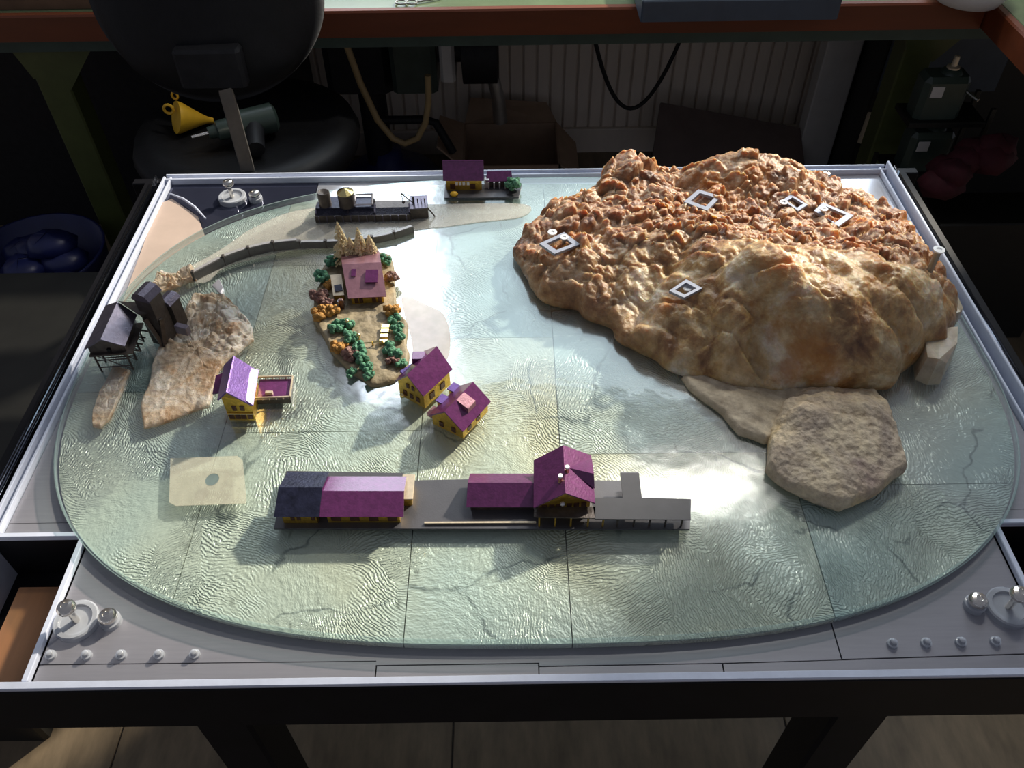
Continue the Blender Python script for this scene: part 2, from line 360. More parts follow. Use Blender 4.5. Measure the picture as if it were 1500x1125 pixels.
# ------------------------------------------------------------------ the room
fl = MB().box(-3.0, 3.2, -1.6, 2.6, -0.05, -0.004).build('floor', M['grout']); tag(fl, kind='structure')
tile_me = None
t0 = 0.594
for i in range(-5, 6):
    for j in range(-3, 5):
        if tile_me is None:
            o = MB().cbox(-t0/2+.0016, t0/2-.0016, -t0/2+.0016, t0/2-.0016, -0.004, 0.0, 0.0012).build('floor_tile', M['tile'], fl); tile_me = o.data
        else:
            o = bpy.data.objects.new('floor_tile', tile_me); COL.objects.link(o); o.parent = fl
        o.location = (-0.438 + t0*(i+0) , 0.1 + t0*j, 0)
WX0, WX1, WZ0, WZ1, YW = -0.68, 2.25, 1.08, 2.80, 2.17
wb = MB().box(-3.0, 3.2, YW+.012, YW+.12, 0, WZ0).box(-3.0, 3.2, YW+.012, YW+.12, WZ1, 2.9).box(-3.0, WX0, YW+.012, YW+.12, WZ0, WZ1).box(WX1, 3.2, YW+.012, YW+.12, WZ0, WZ1).box(1.28, 1.34, YW+.012, YW+.12, WZ0, WZ1).box(1.34, WX1, YW+.012, YW+.12, WZ0, 1.93).build('wall_back', M['bead']); tag(wb, kind='structure')
pw = 0.043; pl_me = None
for i in range(-40, 40):
    if pl_me is None:
        o = MB().cbox(-pw/2+.0028, pw/2-.0028, YW, YW+.012, 0, 1.05, 0.003).build('plank', M['bead'], wb); pl_me = o.data
    else:
        o = bpy.data.objects.new('plank', pl_me); COL.objects.link(o); o.parent = wb
    o.location = (pw*i, 0, 0)
tag(MB().cbox(-3, 3.2, YW-.018, YW-.001, 0.0, 0.085, 0.004).build('baseboard_back', M['bead']), kind='structure')
wf = MB()
for x in (WX0+.012, 1.268): wf.box(x-.012, x+.012, YW+.02, YW+.07, WZ0, WZ1)
wf.box(WX0, 1.28, YW-.03, YW+.08, WZ0-.03, WZ0+.01).box(WX0, 1.28, YW+.02, YW+.07, WZ1-.03, WZ1)
tag(wf.build('window_1', M['white']), kind='structure')
wf = MB()  # unseen window, its sill raised to keep the sun off the floor
for x in (1.352, WX1-.012): wf.box(x-.012, x+.012, YW+.02, YW+.07, 1.93, WZ1)
wf.box(1.34, WX1, YW-.03, YW+.08, 1.90, 1.94).box(1.34, WX1, YW+.02, YW+.07, WZ1-.03, WZ1)
tag(wf.build('window_2', M['white']), kind='structure')

# ------------------------------------------------------------------ display table
tb = thing('display_table', (0, 0.43, 0), 'black framed display table with grey metal deck under an oval glass sheet', 'table')
def P2(*pts): return [(p[0], p[1]) for p in pts]
for (x, y) in ((-.345, .035), (.345, .035), (-.345, .80), (.345, .80)):
    MB().cbox(x-.03, x+.03, y-.03, y+.03, 0, 0.665, 0.004).build('leg', M['black'], tb)
MB().cbox(-.66, .66, -.014, -.0055, 0.652, 0.7385, 0.002).build('front_fascia', M['black'], tb)
MB().cbox(-.66, .66, .862, .878, 0.652, 0.728, 0.002).build('back_fascia', M['black'], tb)
for s in (-1, 1):
    a, b = sorted((s*.618, s*.634)); MB().cbox(a, b, .004, .863, 0.652, 0.734, 0.002).build('side_fascia', M['black'], tb)
MB().box(-.62, .62, 0.005, .863, 0.655, 0.664).build('under_board', M['black'], tb)
# rails of edge-lit acrylic
MB().cbox(-.66, .66, -.013, -.005, 0.7385, 0.7425, 0.0012).build('front_rail', M['acrylic'], tb)
for y in (.853, .866): MB().cbox(-.600, .600, y, y+.004, 0.664, T+.001, 0.001).build('back_rail', M['acrylic'], tb)
for s in (-1, 1):
    for x0, w, z in ((.5885, .0035, T+.0005), (.5985, .0040, T+.0015 if s < 0 else T+.012)):
        a, b = sorted((s*x0, s*(x0+w))); MB().cbox(a, b, .165 if x0 < .59 else -.004, .862, 0.664, z, 0.001).build('side_rail', M['acrylic'], tb)
    a, b = sorted((s*.612, s*.6155)); MB().cbox(a, b, .0, .862, 0.734, 0.744, 0.001).build('outer_strip', M['acrylic_clear'], tb)
    # open pocket at the front corner
    a, b = sorted((s*.492, s*.498)); MB().cbox(a, b, -.004, .160, T-.007, T, 0.001).build('pocket_wall', M['acrylic'], tb); MB().box(a, b, -.004, .160, .665, T-.0072).build('pocket_liner', M['black'], tb)
    a, b = sorted((s*.500, s*.598)); MB().cbox(a, b, .158, .164, T-.007, T, 0.001).build('pocket_wall', M['acrylic'], tb); MB().box(a, b, .158, .164, .665, T-.0072).build('pocket_liner', M['black'], tb)
    a, b = sorted((s*.502, s*.575)); MB().cbox(a, b, .010, .128, 0.664, 0.688, 0.002).build('wooden_block', M['wood'], tb)
# deck plates
def plate(poly, mat=M['plate'], name='deck_plate', z=DK): return MB().prism(poly, z-.004, z).build(name, mat, tb)
plate([(-.4905,-.0035),(-.1632,-.0035),(-.1632,.0145),(-.4905,.0155)])
plate([(-.1618,-.0035),(-.0060,-.0035),(-.0060,.0098),(-.1618,.0098)])
plate([(-.0048,-.0035),(.1712,-.0035),(.1712,.0072),(-.0048,.0065)])
plate([(.1726,-.0035),(.4905,-.0035),(.4905,.0125),(.1726,.0070)])
plate([(-.4905,.0166),(-.1632,.0154),(-.1632,.0110),(-.0048,.0110),(-.0048,.0078),(.1712,.0082),(.2875,.0098),(.2875,.18),(-.4905,.18)])
plate([(.2889,.0104),(.4905,.0138),(.4905,.18),(.2889,.18)])
plate([(-.587,.1815),(.587,.1815),(.587,.66),(-.587,.66)])
plate([(-.587,.1650),(-.500,.1650),(-.500,.1808),(-.587,.1808)]); plate([(.500,.1650),(.587,.1650),(.587,.1808),(.500,.1808)])
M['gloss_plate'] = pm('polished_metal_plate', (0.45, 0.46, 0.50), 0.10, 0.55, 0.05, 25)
plate([(-.587,.6615),(-.345,.6615),(-.345,.851),(-.587,.851)], M['plate_dark_refl'])
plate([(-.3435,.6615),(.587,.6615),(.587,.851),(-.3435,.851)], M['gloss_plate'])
# peach backing paper lifting at the left side
pv = []
pp = [(-0.5546, 0.3969, 0.7320), (-0.5744, 0.5149, 0.7320), (-0.5945, 0.7939, 0.7320), (-0.5764, 0.8088, 0.7320), (-0.5216, 0.7583, 0.7320), (-0.4988, 0.7092, 0.7320), (-0.5241, 0.5719, 0.7320), (-0.5255, 0.4465, 0.7320)]
pa = MB().prism(P2(*pp), DK+.0004, DK+.0012).build('backing_paper', M['paper'], tb)
curl = MB(); cc = [(-0.5808, 0.8167, 0.7320), (-0.5543, 0.8006, 0.7320), (-0.5296, 0.7771, 0.7320), (-0.5043, 0.7451, 0.7320)]
curl.tube([(p[0], p[1], DK+.006) for p in cc], [.0012,.0022,.0022,.0012], 10).build('paper_curl', M['acrylic'], tb, True)
# pegs along the front
for x, y in [(-.4822,.0327),(-.447,.0322),(-.413,.0318),(-.376,.0316),(-.341,.0316),(.341,.0322),(.374,.0325),(.408,.0328),(.442,.0330)]:
    MB().lathe((x, y-.008, DK), [(.0052,0),(.0052,.0035),(.0036,.004),(.0032,.0075),(.0022,.0083)], 14).build('peg', M['frost'], tb, True)

# acrylic standoff feet with bolts
def standoff(x, y, hb, label):
    t = thing('standoff_bolt', (x, y, DK), label, 'bolt', 'bolts in round acrylic feet')
    MB().lathe((x,y,DK), [(.0222,0),(.0222,.0065),(.0208,.008),(.0165,.008),(.0155,.0045),(.0,.0045)], 30).build('acrylic_foot', M['frost'], t, True)
    MB().lathe((x,y,DK+.0045), [(.0034,0),(.0034,hb-.012)], 14).build('shaft', M['steel'], t, True)
    MB().lathe((x,y,DK+hb-.0085), [(.0085,0),(.0092,.0015),(.0090,.0045),(.0070,.0075),(.0035,.0085),(.003,.0075),(.0,.0072)], 22).build('head', M['steel'], t, True)
    return t
def short_bolt(x, y, label):
    t = thing('short_bolt', (x, y, DK), label, 'bolt', 'short bolts on acrylic bushes')
    MB().lathe((x,y,DK), [(.0105,0),(.0105,.006),(.0085,.0065),(.0085,.0095),(.0,.0095)], 20).build('bush', M['frost'], t, True)
    MB().lathe((x,y,DK+.0095), [(.0085,0),(.0092,.0015),(.0090,.0045),(.0070,.0072),(.0035,.0080),(.003,.007),(.0,.0068)], 22).build('head', M['steel'], t, True)
    return t
standoff(-.4685, .0600, .036, 'tall steel bolt in a round acrylic foot at the front left corner')
standoff(.4685, .0600, .036, 'tall steel bolt in a round acrylic foot at the front right corner')
standoff(-.4765, .806, .036, 'tall steel bolt in a round acrylic foot at the back left corner')
standoff(.478, .806, .036, 'tall steel bolt in a round acrylic foot behind the large rock')
short_bolt(-.4345, .0600, 'short steel bolt on a bush beside the front left foot')
short_bolt(.4365, .0640, 'short steel bolt on a bush beside the front right foot')
short_bolt(-.4380, .8030, 'short steel bolt on a bush beside the back left foot')

# ------------------------------------------------------------------ oval glass
OA, OB, OY, ON = .577, .401, .425, 2.75
def oval(k=1.0, n=200, da=0.0):
    out = []
    for i in range(n):
        a = 2*PI*i/n; c, s_ = math.cos(a), math.sin(a)
        out.append(((OA+da)*math.copysign(abs(c)**(2/ON), c), OY + (OB+da)*math.copysign(abs(s_)**(2/ON), s_)))
    return out
gt = thing('oval_glass', (0, OY, DK), 'large oval sheet of greenish cracked glass on the metal deck', 'glass sheet')
m = MB(); ov = oval(); n = len(ov)
z0, z1 = .7425, G
m.add([(p[0],p[1],z0) for p in ov] + [(p[0],p[1],z1) for p in ov], [tuple(range(n-1,-1,-1)), tuple(range(n,2*n))])
m.build('top_sheet', M['clear'], gt)
m = MB(); o2 = oval(da=.0006)
pr = [(z0, .0), (z0+.002, .0012), (G-.002, .0012), (G, .0)]
vv = []; ff = []
for z, d in pr: vv += [(p[0],p[1],z) for p in oval(da=d)]
ins = oval(da=-.0018); vv += [(p[0],p[1],G+.0001) for p in ins]
for r in range(4):
    for i in range(n): ff.append((r*n+i, r*n+(i+1)%n, (r+1)*n+(i+1)%n, (r+1)*n+i))
m.add(vv, ff).build('polished_rim', M['rim'], gt, 'all')
# rippled sheets below: cells of the oval cut on straight joints
def clip(poly, a, b, c):
    """keep a*x+b*y<=c"""
    out = []
    for i in range(len(poly)):
        p, q = poly[i], poly[(i+1)%len(poly)]
        dp, dq = a*p[0]+b*p[1]-c, a*q[0]+b*q[1]-c
        if dp <= 0: out.append(p)
        if dp*dq < 0:
            t = dp/(dp-dq); out.append((p[0]+t*(q[0]-p[0]), p[1]+t*(q[1]-p[1])))
    return out
lower = oval(da=-.0015)
xs = [-.7, -.375, -.137, .028, .29, .7]
ys = {0: [-.1, .37, 1], 1: [-.1, .30, .62, 1], 2: [-.1, .46, 1], 3: [-.1, .26, .58, 1], 4: [-.1, .21, .6, 1]}
rnd = random.Random(4)
for i in range(5):
    for j in range(len(ys[i])-1):
        g = .0005
        p = clip(lower, -1, 0, -(xs[i]+g)); p = clip(p, 1, 0, xs[i+1]-g)
        tl = rnd.uniform(-.04, .04)
        p = clip(p, 0, -1, -(ys[i][j]+g)); p = clip(p, 0, 1, ys[i][j+1]-g)
        if len(p) > 2: MB().prism(p, DK+.0002, .7415).build('rippled_sheet', M['ripple_warm_lit'] if (j == 0 and i < 4) or i == 1 else M['ripple'], gt)

# ------------------------------------------------------------------ stones
def tps(ctrl):
    c = np.array(ctrl, float); n = len(c)
    def phi(r2): return np.where(r2 > 1e-12, r2*np.log(r2+1e-12), 0)
    d2 = ((c[:,None,:2]-c[None,:,:2])**2).sum(-1)
    A = np.zeros((n+3, n+3)); A[:n,:n] = phi(d2) + np.eye(n)*2e-4; A[:n,n] = 1; A[:n,n+1:] = c[:,:2]; A[n:,:n] = A[:n,n:].T
    w = np.linalg.solve(A, np.concatenate([c[:,2], np.zeros(3)]))
    def f(xy):
        d = ((xy[:,None,:]-c[None,:,:2])**2).sum(-1)
        return phi(d)@w[:n] + w[n] + xy@w[n+1:]
    return f
def resample(poly, n):
    p = np.array(poly+[poly[0]], float); d = np.r_[0, np.cumsum(np.linalg.norm(np.diff(p, axis=0), axis=1))]
    s = np.linspace(0, d[-1], n, endpoint=False)
    return np.stack([np.interp(s, d, p[:,0]), np.interp(s, d, p[:,1])], 1)
def stone(name, outline, ctrl, mat, parent=None, z0=G, rings=60, seg=260, edge=.06, edge_h=.012, jag=.004, relief=None, loc=None, minh=.004, under=0, label=None, cat=None):
    b = resample([(p[0], p[1]) for p in outline], seg)
    c = b.mean(0)
    cl = [(p[0], p[1], p[2]-z0) for p in ctrl] + [(q[0], q[1], edge_h) for q in b[::max(1, seg//40)]]
    f = tps(cl)
    ts = 1-(1-np.linspace(0, 1, rings+1)[1:])**1.25
    P = np.concatenate([c[None]] + [c + t*(b-c) for t in ts])
    tt = np.concatenate([[0]] + [np.full(seg, t) for t in ts])
    H = np.maximum(f(P), minh)
    e = np.clip((tt-(1-edge))/edge, 0, 1); ph = e*math.radians(100+under)
    c9 = math.cos(math.radians(100+under)); prof = (np.cos(ph)-c9)/(1-c9)
    te = np.where(e > 0, (1-edge) + edge*np.sin(ph), tt)/np.maximum(tt, 1e-6)
    P = c[None] + (P-c[None])*te[:,None]
    out = []
    for k, ((x, y), h, pr_) in enumerate(zip(P, H, prof)):
        q = Vector((x*26, y*26, 3.1))
        nx = noise.noise(q)*jag; ny = noise.noise(q+Vector((9,4,1)))*jag
        z = h
        if relief: z += relief(x, y, h, tt[k])
        z = max(z, minh*.6)*pr_
        kk = 1.3*tt[k]**1.5; out.append((x+nx*kk, y+ny*kk, z0 + z))
    m = MB(); fs = []
    for i in range(seg): fs.append((0, 1+i, 1+(i+1)%seg))
    for r in range(rings-1):
        a, b2 = 1+r*seg, 1+(r+1)*seg
        for i in range(seg): fs.append((a+i, b2+i, b2+(i+1)%seg, a+(i+1)%seg))
    fs.append(tuple(range(1+(rings-1)*seg+seg-1, (rings-1)*seg, -1)))
    m.add(out, fs)
    o = m.build(name, mat, parent, 'all', loc=loc)
    return o

def crystal(x, y, s, amp, slope):
    wx = x*s + .35*noise.noise((x*s*.9, y*s*.9, 2)); wy = y*s + .35*noise.noise((x*s*.9, y*s*.9, 7))
    d, p = noise.voronoi((wx, wy, 0.5))
    a, b, c = (math.sin(p[0].x*127.1+p[0].y*311.7)*43758.5) % 1, (math.sin(p[0].x*269.5+p[0].y*183.3)*43758.5) % 1, (math.sin(p[0].x*77.3+p[0].y*411.1)*43758.5) % 1
    f = min(1, (d[1]-d[0])/.16)
    return amp*((a-.5) + slope*((b-.5)*(wx-p[0].x) + (c-.5)*(wy-p[0].y))*2)*f - amp*.45*(1-f)
def crust_at(x, y):
    crest = .545 - .16*max(0, x-.10) + .02*noise.noise((x*9, 2.2, 0))
    g = 1/(1+math.exp(-(y-crest)/.012))
    lf = 1/(1+math.exp((x-.13)/.02)); g = max(g, lf*.75)
    return g
def big_relief(x, y, h, t):
    # granular crystal crust on the upper side, broad folded lobes on the front face
    g = crust_at(x, y)
    z = 0.0
    if g > .02:
        sm = 1-.65*math.exp(-((x-.36)/.11)**2-((y-.775)/.05)**2)
        g2 = g*sm
        z += g2*(crystal(x, y, 34, .012, .9) + crystal(x, y, 78, .006, .8))
        z += g2*.010*noise.noise((x*15, y*15, 5))
    k = 1-g
    u = x*.85 + y*.45
    z += k*.022*noise.noise((u*15, y*4.0, 1.7)) + k*.008*noise.noise((u*34, y*10, 4))
    z += k*(crystal(x*.8+y*.5, y*.6-x*.2, 24, .0075, .9) + crystal(x, y, 60, .0025, .8)) + k*.0030*noise.noise((x*70, y*70, 2)) + .0016*noise.noise((x*160, y*160, 8))
    r = abs(noise.noise((u*11, y*6, 9.2)))
    z -= .010*max(0, 1-r/.12)*k
    z += groove(x, y)*min(1, (1-t)/.12)
    return z
GROOVES = [([(0.2533, 0.4144, 0.8670), (0.2744, 0.3700, 0.8470), (0.2781, 0.3437, 0.8170), (0.2871, 0.3258, 0.7870)], .017, .012),
           ([(0.2109, 0.5460, 0.8400), (0.1642, 0.4938, 0.8200), (0.1355, 0.4541, 0.7970), (0.1074, 0.4222, 0.7820)], .014, .013),
           ([(0.4104, 0.3977, 0.8520), (0.4433, 0.3740, 0.8070), (0.4424, 0.3468, 0.7820)], .012, .013),
           ([(0.3580, 0.4375, 0.8620), (0.3635, 0.3610, 0.8320), (0.3534, 0.3267, 0.7870)], .008, .016),
           ([(0.2252, 0.4577, 0.8640), (0.2083, 0.4069, 0.8370), (0.2083, 0.3553, 0.8070), (0.2239, 0.3284, 0.7820)], .007, .014),
           ([(0.0900, 0.6106, 0.8120), (0.1151, 0.5262, 0.8120), (0.0898, 0.4765, 0.7900)], .009, .012),
           ([(0.1893, 0.7562, 0.8120), (0.2317, 0.7266, 0.8100), (0.2366, 0.6676, 0.8160)], .012, .018)]
def groove(x, y):
    z = 0.0; wob = .008*noise.noise((x*30, y*30, 6.5))
    for pl_, dp, w in GROOVES:
        best = 1e9
        for a, b in zip(pl_, pl_[1:]):
            dx, dy = b[0]-a[0], b[1]-a[1]; t_ = max(0, min(1, ((x-a[0])*dx+(y-a[1])*dy)/(dx*dx+dy*dy)))
            best = min(best, math.hypot(x-a[0]-t_*dx, y-a[1]-t_*dy))
        d = abs(best+wob)
        if d < w*3: z -= dp*math.exp(-(d/w)**2)
    return z
R_OUT = [(-0.0135, 0.5790, 0.7520), (-0.0046, 0.5443, 0.7520), (0.0210, 0.5178, 0.7520), (0.0659, 0.4889, 0.7520), (0.1083, 0.4517, 0.7520), (0.1358, 0.4178, 0.7520), (0.1622, 0.3852, 0.7520), (0.1890, 0.3633, 0.7520), (0.2329, 0.3485, 0.7520), (0.2718, 0.3341, 0.7520), (0.3457, 0.3304, 0.7520), (0.3883, 0.3341, 0.7520), (0.4332, 0.3446, 0.7520), (0.4555, 0.3663, 0.7520), (0.4836, 0.3813, 0.7520), (0.5206, 0.4050, 0.7520),
         (.540,.44), (.566,.48), (.572,.54), (.566,.60), (.560,.66), (.525,.73), (.47,.785), (.38,.805), (.30,.805), (.25,.80), (.20,.812), (.122,.812), (.118,.76), (.07,.745), (.02,.71), (-.012,.66), (-.02,.61)]
R_CT = [(0.0156, 0.6541, 0.7880), (-0.0006, 0.5952, 0.7780), (0.0721, 0.6247, 0.8080), (0.0404, 0.5630, 0.8020), (0.1232, 0.6593, 0.8120), (0.1834, 0.6719, 0.8140), (0.0739, 0.5088, 0.7980), (0.1479, 0.5466, 0.8240), (0.1071, 0.4672, 0.7860), (0.2035, 0.5654, 0.8370), (0.2335, 0.4575, 0.8640), (0.1914, 0.4256, 0.8320), (0.1519, 0.4081, 0.7920),
        (0.2538, 0.4022, 0.8720), (0.3163, 0.3984, 0.8740), (0.3787, 0.3844, 0.8640), (0.4262, 0.3828, 0.8380), (0.4709, 0.3922, 0.8120), (0.3144, 0.5382, 0.8440), (0.3844, 0.5067, 0.8500), (0.4475, 0.4763, 0.8400), (0.5176, 0.5390, 0.8120), (0.5149, 0.4684, 0.8120), (0.2378, 0.3583, 0.8260), (0.3146, 0.3452, 0.8260), (0.3895, 0.3446, 0.8140), (0.4520, 0.3657, 0.7920), (0.2562, 0.3333, 0.7880), (0.3354, 0.3287, 0.7900), (0.4138, 0.3394, 0.7820),
        (0.1296, 0.7833, 0.8140), (0.1755, 0.7755, 0.8180), (0.2055, 0.7559, 0.8060), (0.2571, 0.7577, 0.8100), (0.2950, 0.7613, 0.8340), (0.3426, 0.7500, 0.8400), (0.3822, 0.7400, 0.8340), (0.4220, 0.7376, 0.8140), (0.3233, 0.6828, 0.8160), (0.4210, 0.6720, 0.8100), (0.4694, 0.6625, 0.8040), (0.2491, 0.6558, 0.8180), (0.4940, 0.6174, 0.8060), (0.5304, 0.6035, 0.7980), (0.1966, 0.3727, 0.7960)]
rk = thing('large_rock', (.27, .58, G), 'large orange brown quartz boulder filling the back right of the glass', 'rock')
stone('boulder', R_OUT, R_CT, M['quartz'], rk, rings=150, seg=540, edge=.075, edge_h=.026, jag=.010, relief=big_relief, under=28)
bo = bpy.data.objects['boulder'].data; at_ = bo.attributes.new('crust', 'FLOAT', 'POINT')
at_.data.foreach_set('value', [min(1, crust_at(v.co.x+.27, v.co.y+.58)*(1-.75*math.exp(-((v.co.x-.09)/.11)**2-((v.co.y-.20)/.05)**2)) + .25*max(0, noise.noise((v.co.x*25, v.co.y*25, 3)))) for v in bo.vertices])
# pale quartz blocks at its right foot
def block(pts, h, taper=.8):
    c = np.mean([(p[0], p[1]) for p in pts], axis=0); n = len(pts)
    m = MB(); v = [(p[0],p[1],G) for p in pts] + [(c[0]+(p[0]-c[0])*taper, c[1]+(p[1]-c[1])*taper, G+h*(1+.15*math.sin(i*2.1))) for i, p in enumerate(pts)]
    m.add(v, [tuple(range(n-1,-1,-1))] + [(i,(i+1)%n,n+(i+1)%n,n+i) for i in range(n)] + [tuple(range(n,2*n))])
    o = m.build('quartz_block', M['pale_quartz'], rk)
    return o
M['pale_quartz'] = rock_mat('pale_quartz', [(0.3, (0.42, 0.34, 0.22)), (0.6, (0.58, 0.52, 0.42))], 14, 0.35, 0.4, 40, 0.3)
block([(0.4728, 0.3624, 0.7520), (0.4847, 0.3529, 0.7520), (0.5002, 0.3537, 0.7520), (0.5290, 0.3925, 0.7520), (0.5397, 0.4235, 0.7520), (0.5139, 0.4304, 0.7520), (0.4834, 0.4058, 0.7520)], .034)
block([(0.5455, 0.4559, 0.7520), (0.5581, 0.4583, 0.7520), (0.5713, 0.4741, 0.7520), (0.5715, 0.4989, 0.7520), (0.5548, 0.4937, 0.7520)], .02)

def sand_relief(x, y, h, t):
    d = noise.voronoi((x*120, y*120, 1))[0]
    z = .003*(.5-d[0]) + .006*noise.noise((x*26, y*26, 3)) + .002*noise.noise((x*110, y*110, 6)) - .006*max(0, 1-abs((y-.285)+.25*(x-.35)-.02*noise.noise((x*40, 1, 1)))/.012)
    return z
def slate_relief(x, y, h, t):
    u = x*.6 + y*.8
    return .0022*noise.noise((u*160, x*14, 2)) + .003*noise.noise((u*50, x*9, 5))
fs_ = thing('flat_stone', (.34, .25, G), 'flat tan sandstone with a grey layered tail lying in front of the boulder', 'stone')
stone('layered_tail', [(0.1836, 0.3669, 0.7520), (0.1893, 0.3494, 0.7520), (0.2043, 0.3287, 0.7520), (0.2234, 0.3063, 0.7520), (0.2355, 0.2763, 0.7520), (0.2626, 0.2614, 0.7520), (0.2986, 0.2730, 0.7520), (0.3824, 0.3142, 0.7520), (0.3936, 0.3523, 0.7520), (0.2861, 0.3614, 0.7520)],
      [(0.2253, 0.3211, 0.7660), (0.2519, 0.2926, 0.7670), (0.2929, 0.2998, 0.7700), (0.3370, 0.3153, 0.7700)], M['slate'], fs_, rings=36, seg=170, edge=.06, edge_h=.010, jag=.002, relief=slate_relief)
stone('porous_slab', [(0.2657, 0.2613, 0.7520), (0.2536, 0.2238, 0.7520), (0.2731, 0.1989, 0.7520), (0.2980, 0.1783, 0.7520), (0.3210, 0.1645, 0.7520), (0.3403, 0.1704, 0.7520), (0.3766, 0.1915, 0.7520), (0.4098, 0.2191, 0.7520), (0.4175, 0.2709, 0.7520), (0.4211, 0.3069, 0.7520), (0.4131, 0.3337, 0.7520), (0.3309, 0.3375, 0.7520), (0.2925, 0.3159, 0.7520)],
      [(0.2884, 0.2962, 0.7860), (0.3296, 0.3029, 0.7860), (0.3928, 0.2978, 0.7820), (0.2773, 0.2418, 0.7780), (0.3175, 0.2501, 0.7790), (0.3617, 0.2468, 0.7820), (0.2914, 0.2047, 0.7760), (0.3332, 0.1947, 0.7760), (0.3763, 0.2134, 0.7750), (0.3165, 0.1708, 0.7720)], M['sandstone'], fs_, rings=60, seg=240, edge=.055, edge_h=.017, jag=.0035, relief=sand_relief)

def slice_relief(x, y, h, t):
    k = max(0.12, min(1, (y-.41)/.05))
    return (crystal(x, y, 55, .010, 1.0) + crystal(x, y, 120, .004, .8) + .003*noise.noise((x*60, y*60, 3)))*k
def flat(name, pts, h, mat, label, cat='stone', rel=slice_relief, ctrl=None, grp=None, seg=120):
    t = stone(name, pts, ctrl or [(sum(p[0] for p in pts)/len(pts), sum(p[1] for p in pts)/len(pts), G+h)], mat, None, rings=44, seg=seg, edge=.07, edge_h=h*.8, jag=.006, relief=rel, loc=(pts[0][0], pts[0][1], G), minh=.001)
    return tag(t, label, cat, grp)
def sheet(name, pts, h, mat, label, cat='sheet', rel=None, seg=60):
    p = [Vector((q[0], q[1], 0)) for q in pts]; n_ = len(p); out = []
    for i in range(n_):
        a, b, c, d = p[i-1], p[i], p[(i+1)%n_], p[(i+2)%n_]
        for k in range(4):
            t_ = k/4; q = .5*((2*b)+(c-a)*t_+(2*a-5*b+4*c-d)*t_**2+(3*b-a-3*c+d)*t_**3)
            out.append((q.x + .001*noise.noise(q*60), q.y + .001*noise.noise(q*60+Vector((3,3,3)))))
    o = MB().prism(out, G+.0002, G+h).build(name, mat, None, loc=(pts[0][0], pts[0][1], G))
    return tag(o, label, cat)
flat('quartz_slice', [(-0.4651, 0.2998, 0.7520), (-0.4774, 0.3305, 0.7520), (-0.4859, 0.4005, 0.7520), (-0.4824, 0.4444, 0.7520), (-0.4750, 0.4907, 0.7520), (-0.4673, 0.5442, 0.7520), (-0.4298, 0.5463, 0.7520), (-0.3982, 0.5098, 0.7520), (-0.3748, 0.4777, 0.7520), (-0.3653, 0.4484, 0.7520), (-0.3795, 0.4232, 0.7520), (-0.3989, 0.3927, 0.7520), (-0.4007, 0.3290, 0.7520)], .007, M['slice'], 'orange and white quartz slice lying between the dark mine and the gabled house', 'stone slice', seg=320,
     ctrl=[(-0.4474, 0.3375, 0.7560), (-0.4247, 0.4391, 0.7620), (-0.4015, 0.4593, 0.7670), (-0.3861, 0.4481, 0.7650), (-0.4417, 0.5075, 0.7610), (-0.4526, 0.3720, 0.7560)])
flat('quartz_slice', [(-0.5265, 0.2988, 0.7520), (-0.5156, 0.2954, 0.7520), (-0.5096, 0.3070, 0.7520), (-0.5077, 0.3479, 0.7520), (-0.5120, 0.3950, 0.7520), (-0.5358, 0.4015, 0.7520), (-0.5371, 0.3658, 0.7520), (-0.5329, 0.3205, 0.7520)], .006, M['slice'], 'narrow quartz slice pointing from the mine trestle to the table front', 'stone slice')
flat('quartz_slice', [(-0.5310, 0.5573, 0.7520), (-0.5238, 0.5934, 0.7520), (-0.5013, 0.5898, 0.7520), (-0.4773, 0.5955, 0.7520), (-0.4693, 0.5709, 0.7520), (-0.4940, 0.5624, 0.7520), (-0.5112, 0.5480, 0.7520)], .006, M['slice'], 'small quartz slice at the left end of the curved wall', 'stone slice')
flat('quartz_chip', [(-0.4493, 0.5600, 0.7520), (-0.4447, 0.5733, 0.7520), (-0.4302, 0.5521, 0.7520), (-0.4313, 0.5405, 0.7520)], .006, M['white_metal'], 'small white chip lying at the top of the large quartz slice', 'stone chip', seg=40, rel=None)
sheet('shore_sheet', [(-0.4592, 0.5691, 0.7520), (-0.4381, 0.6039, 0.7520), (-0.3746, 0.6327, 0.7520), (-0.3364, 0.6432, 0.7520), (-0.2564, 0.6480, 0.7520), (-0.2077, 0.6668, 0.7520), (-0.1714, 0.6864, 0.7520), (-0.1171, 0.6955, 0.7520), (-0.0759, 0.7050, 0.7520), (-0.0080, 0.7176, 0.7520), (-0.0041, 0.7502, 0.7520), (-0.1408, 0.7535, 0.7520), (-0.3325, 0.7490, 0.7520), (-0.4092, 0.7059, 0.7520), (-0.4582, 0.6395, 0.7520), (-0.5013, 0.5898, 0.7520)], .0012, milky_glass('shore_glass', (0.97, 0.96, 0.93), (0.66, 0.63, 0.57), 0.38), 'thin sandy sheet under the coal wharf and behind the curved wall', 'sheet', rel=None)
sheet('frosted_sheet', [(-0.1520, 0.3747, 0.7520), (-0.1318, 0.3791, 0.7520), (-0.1123, 0.4029, 0.7520), (-0.1069, 0.4431, 0.7520), (-0.1182, 0.4941, 0.7520), (-0.1454, 0.5171, 0.7520), (-0.1671, 0.5319, 0.7520), (-0.1780, 0.5263, 0.7520), (-0.1644, 0.4707, 0.7520), (-0.1534, 0.4186, 0.7520)], .0012, milky_glass('pale_strip', (0.96, 0.95, 0.95), (0.70, 0.64, 0.62), 0.4), 'thin pale sheet lying along the right side of the island', 'sheet', rel=None, seg=60)
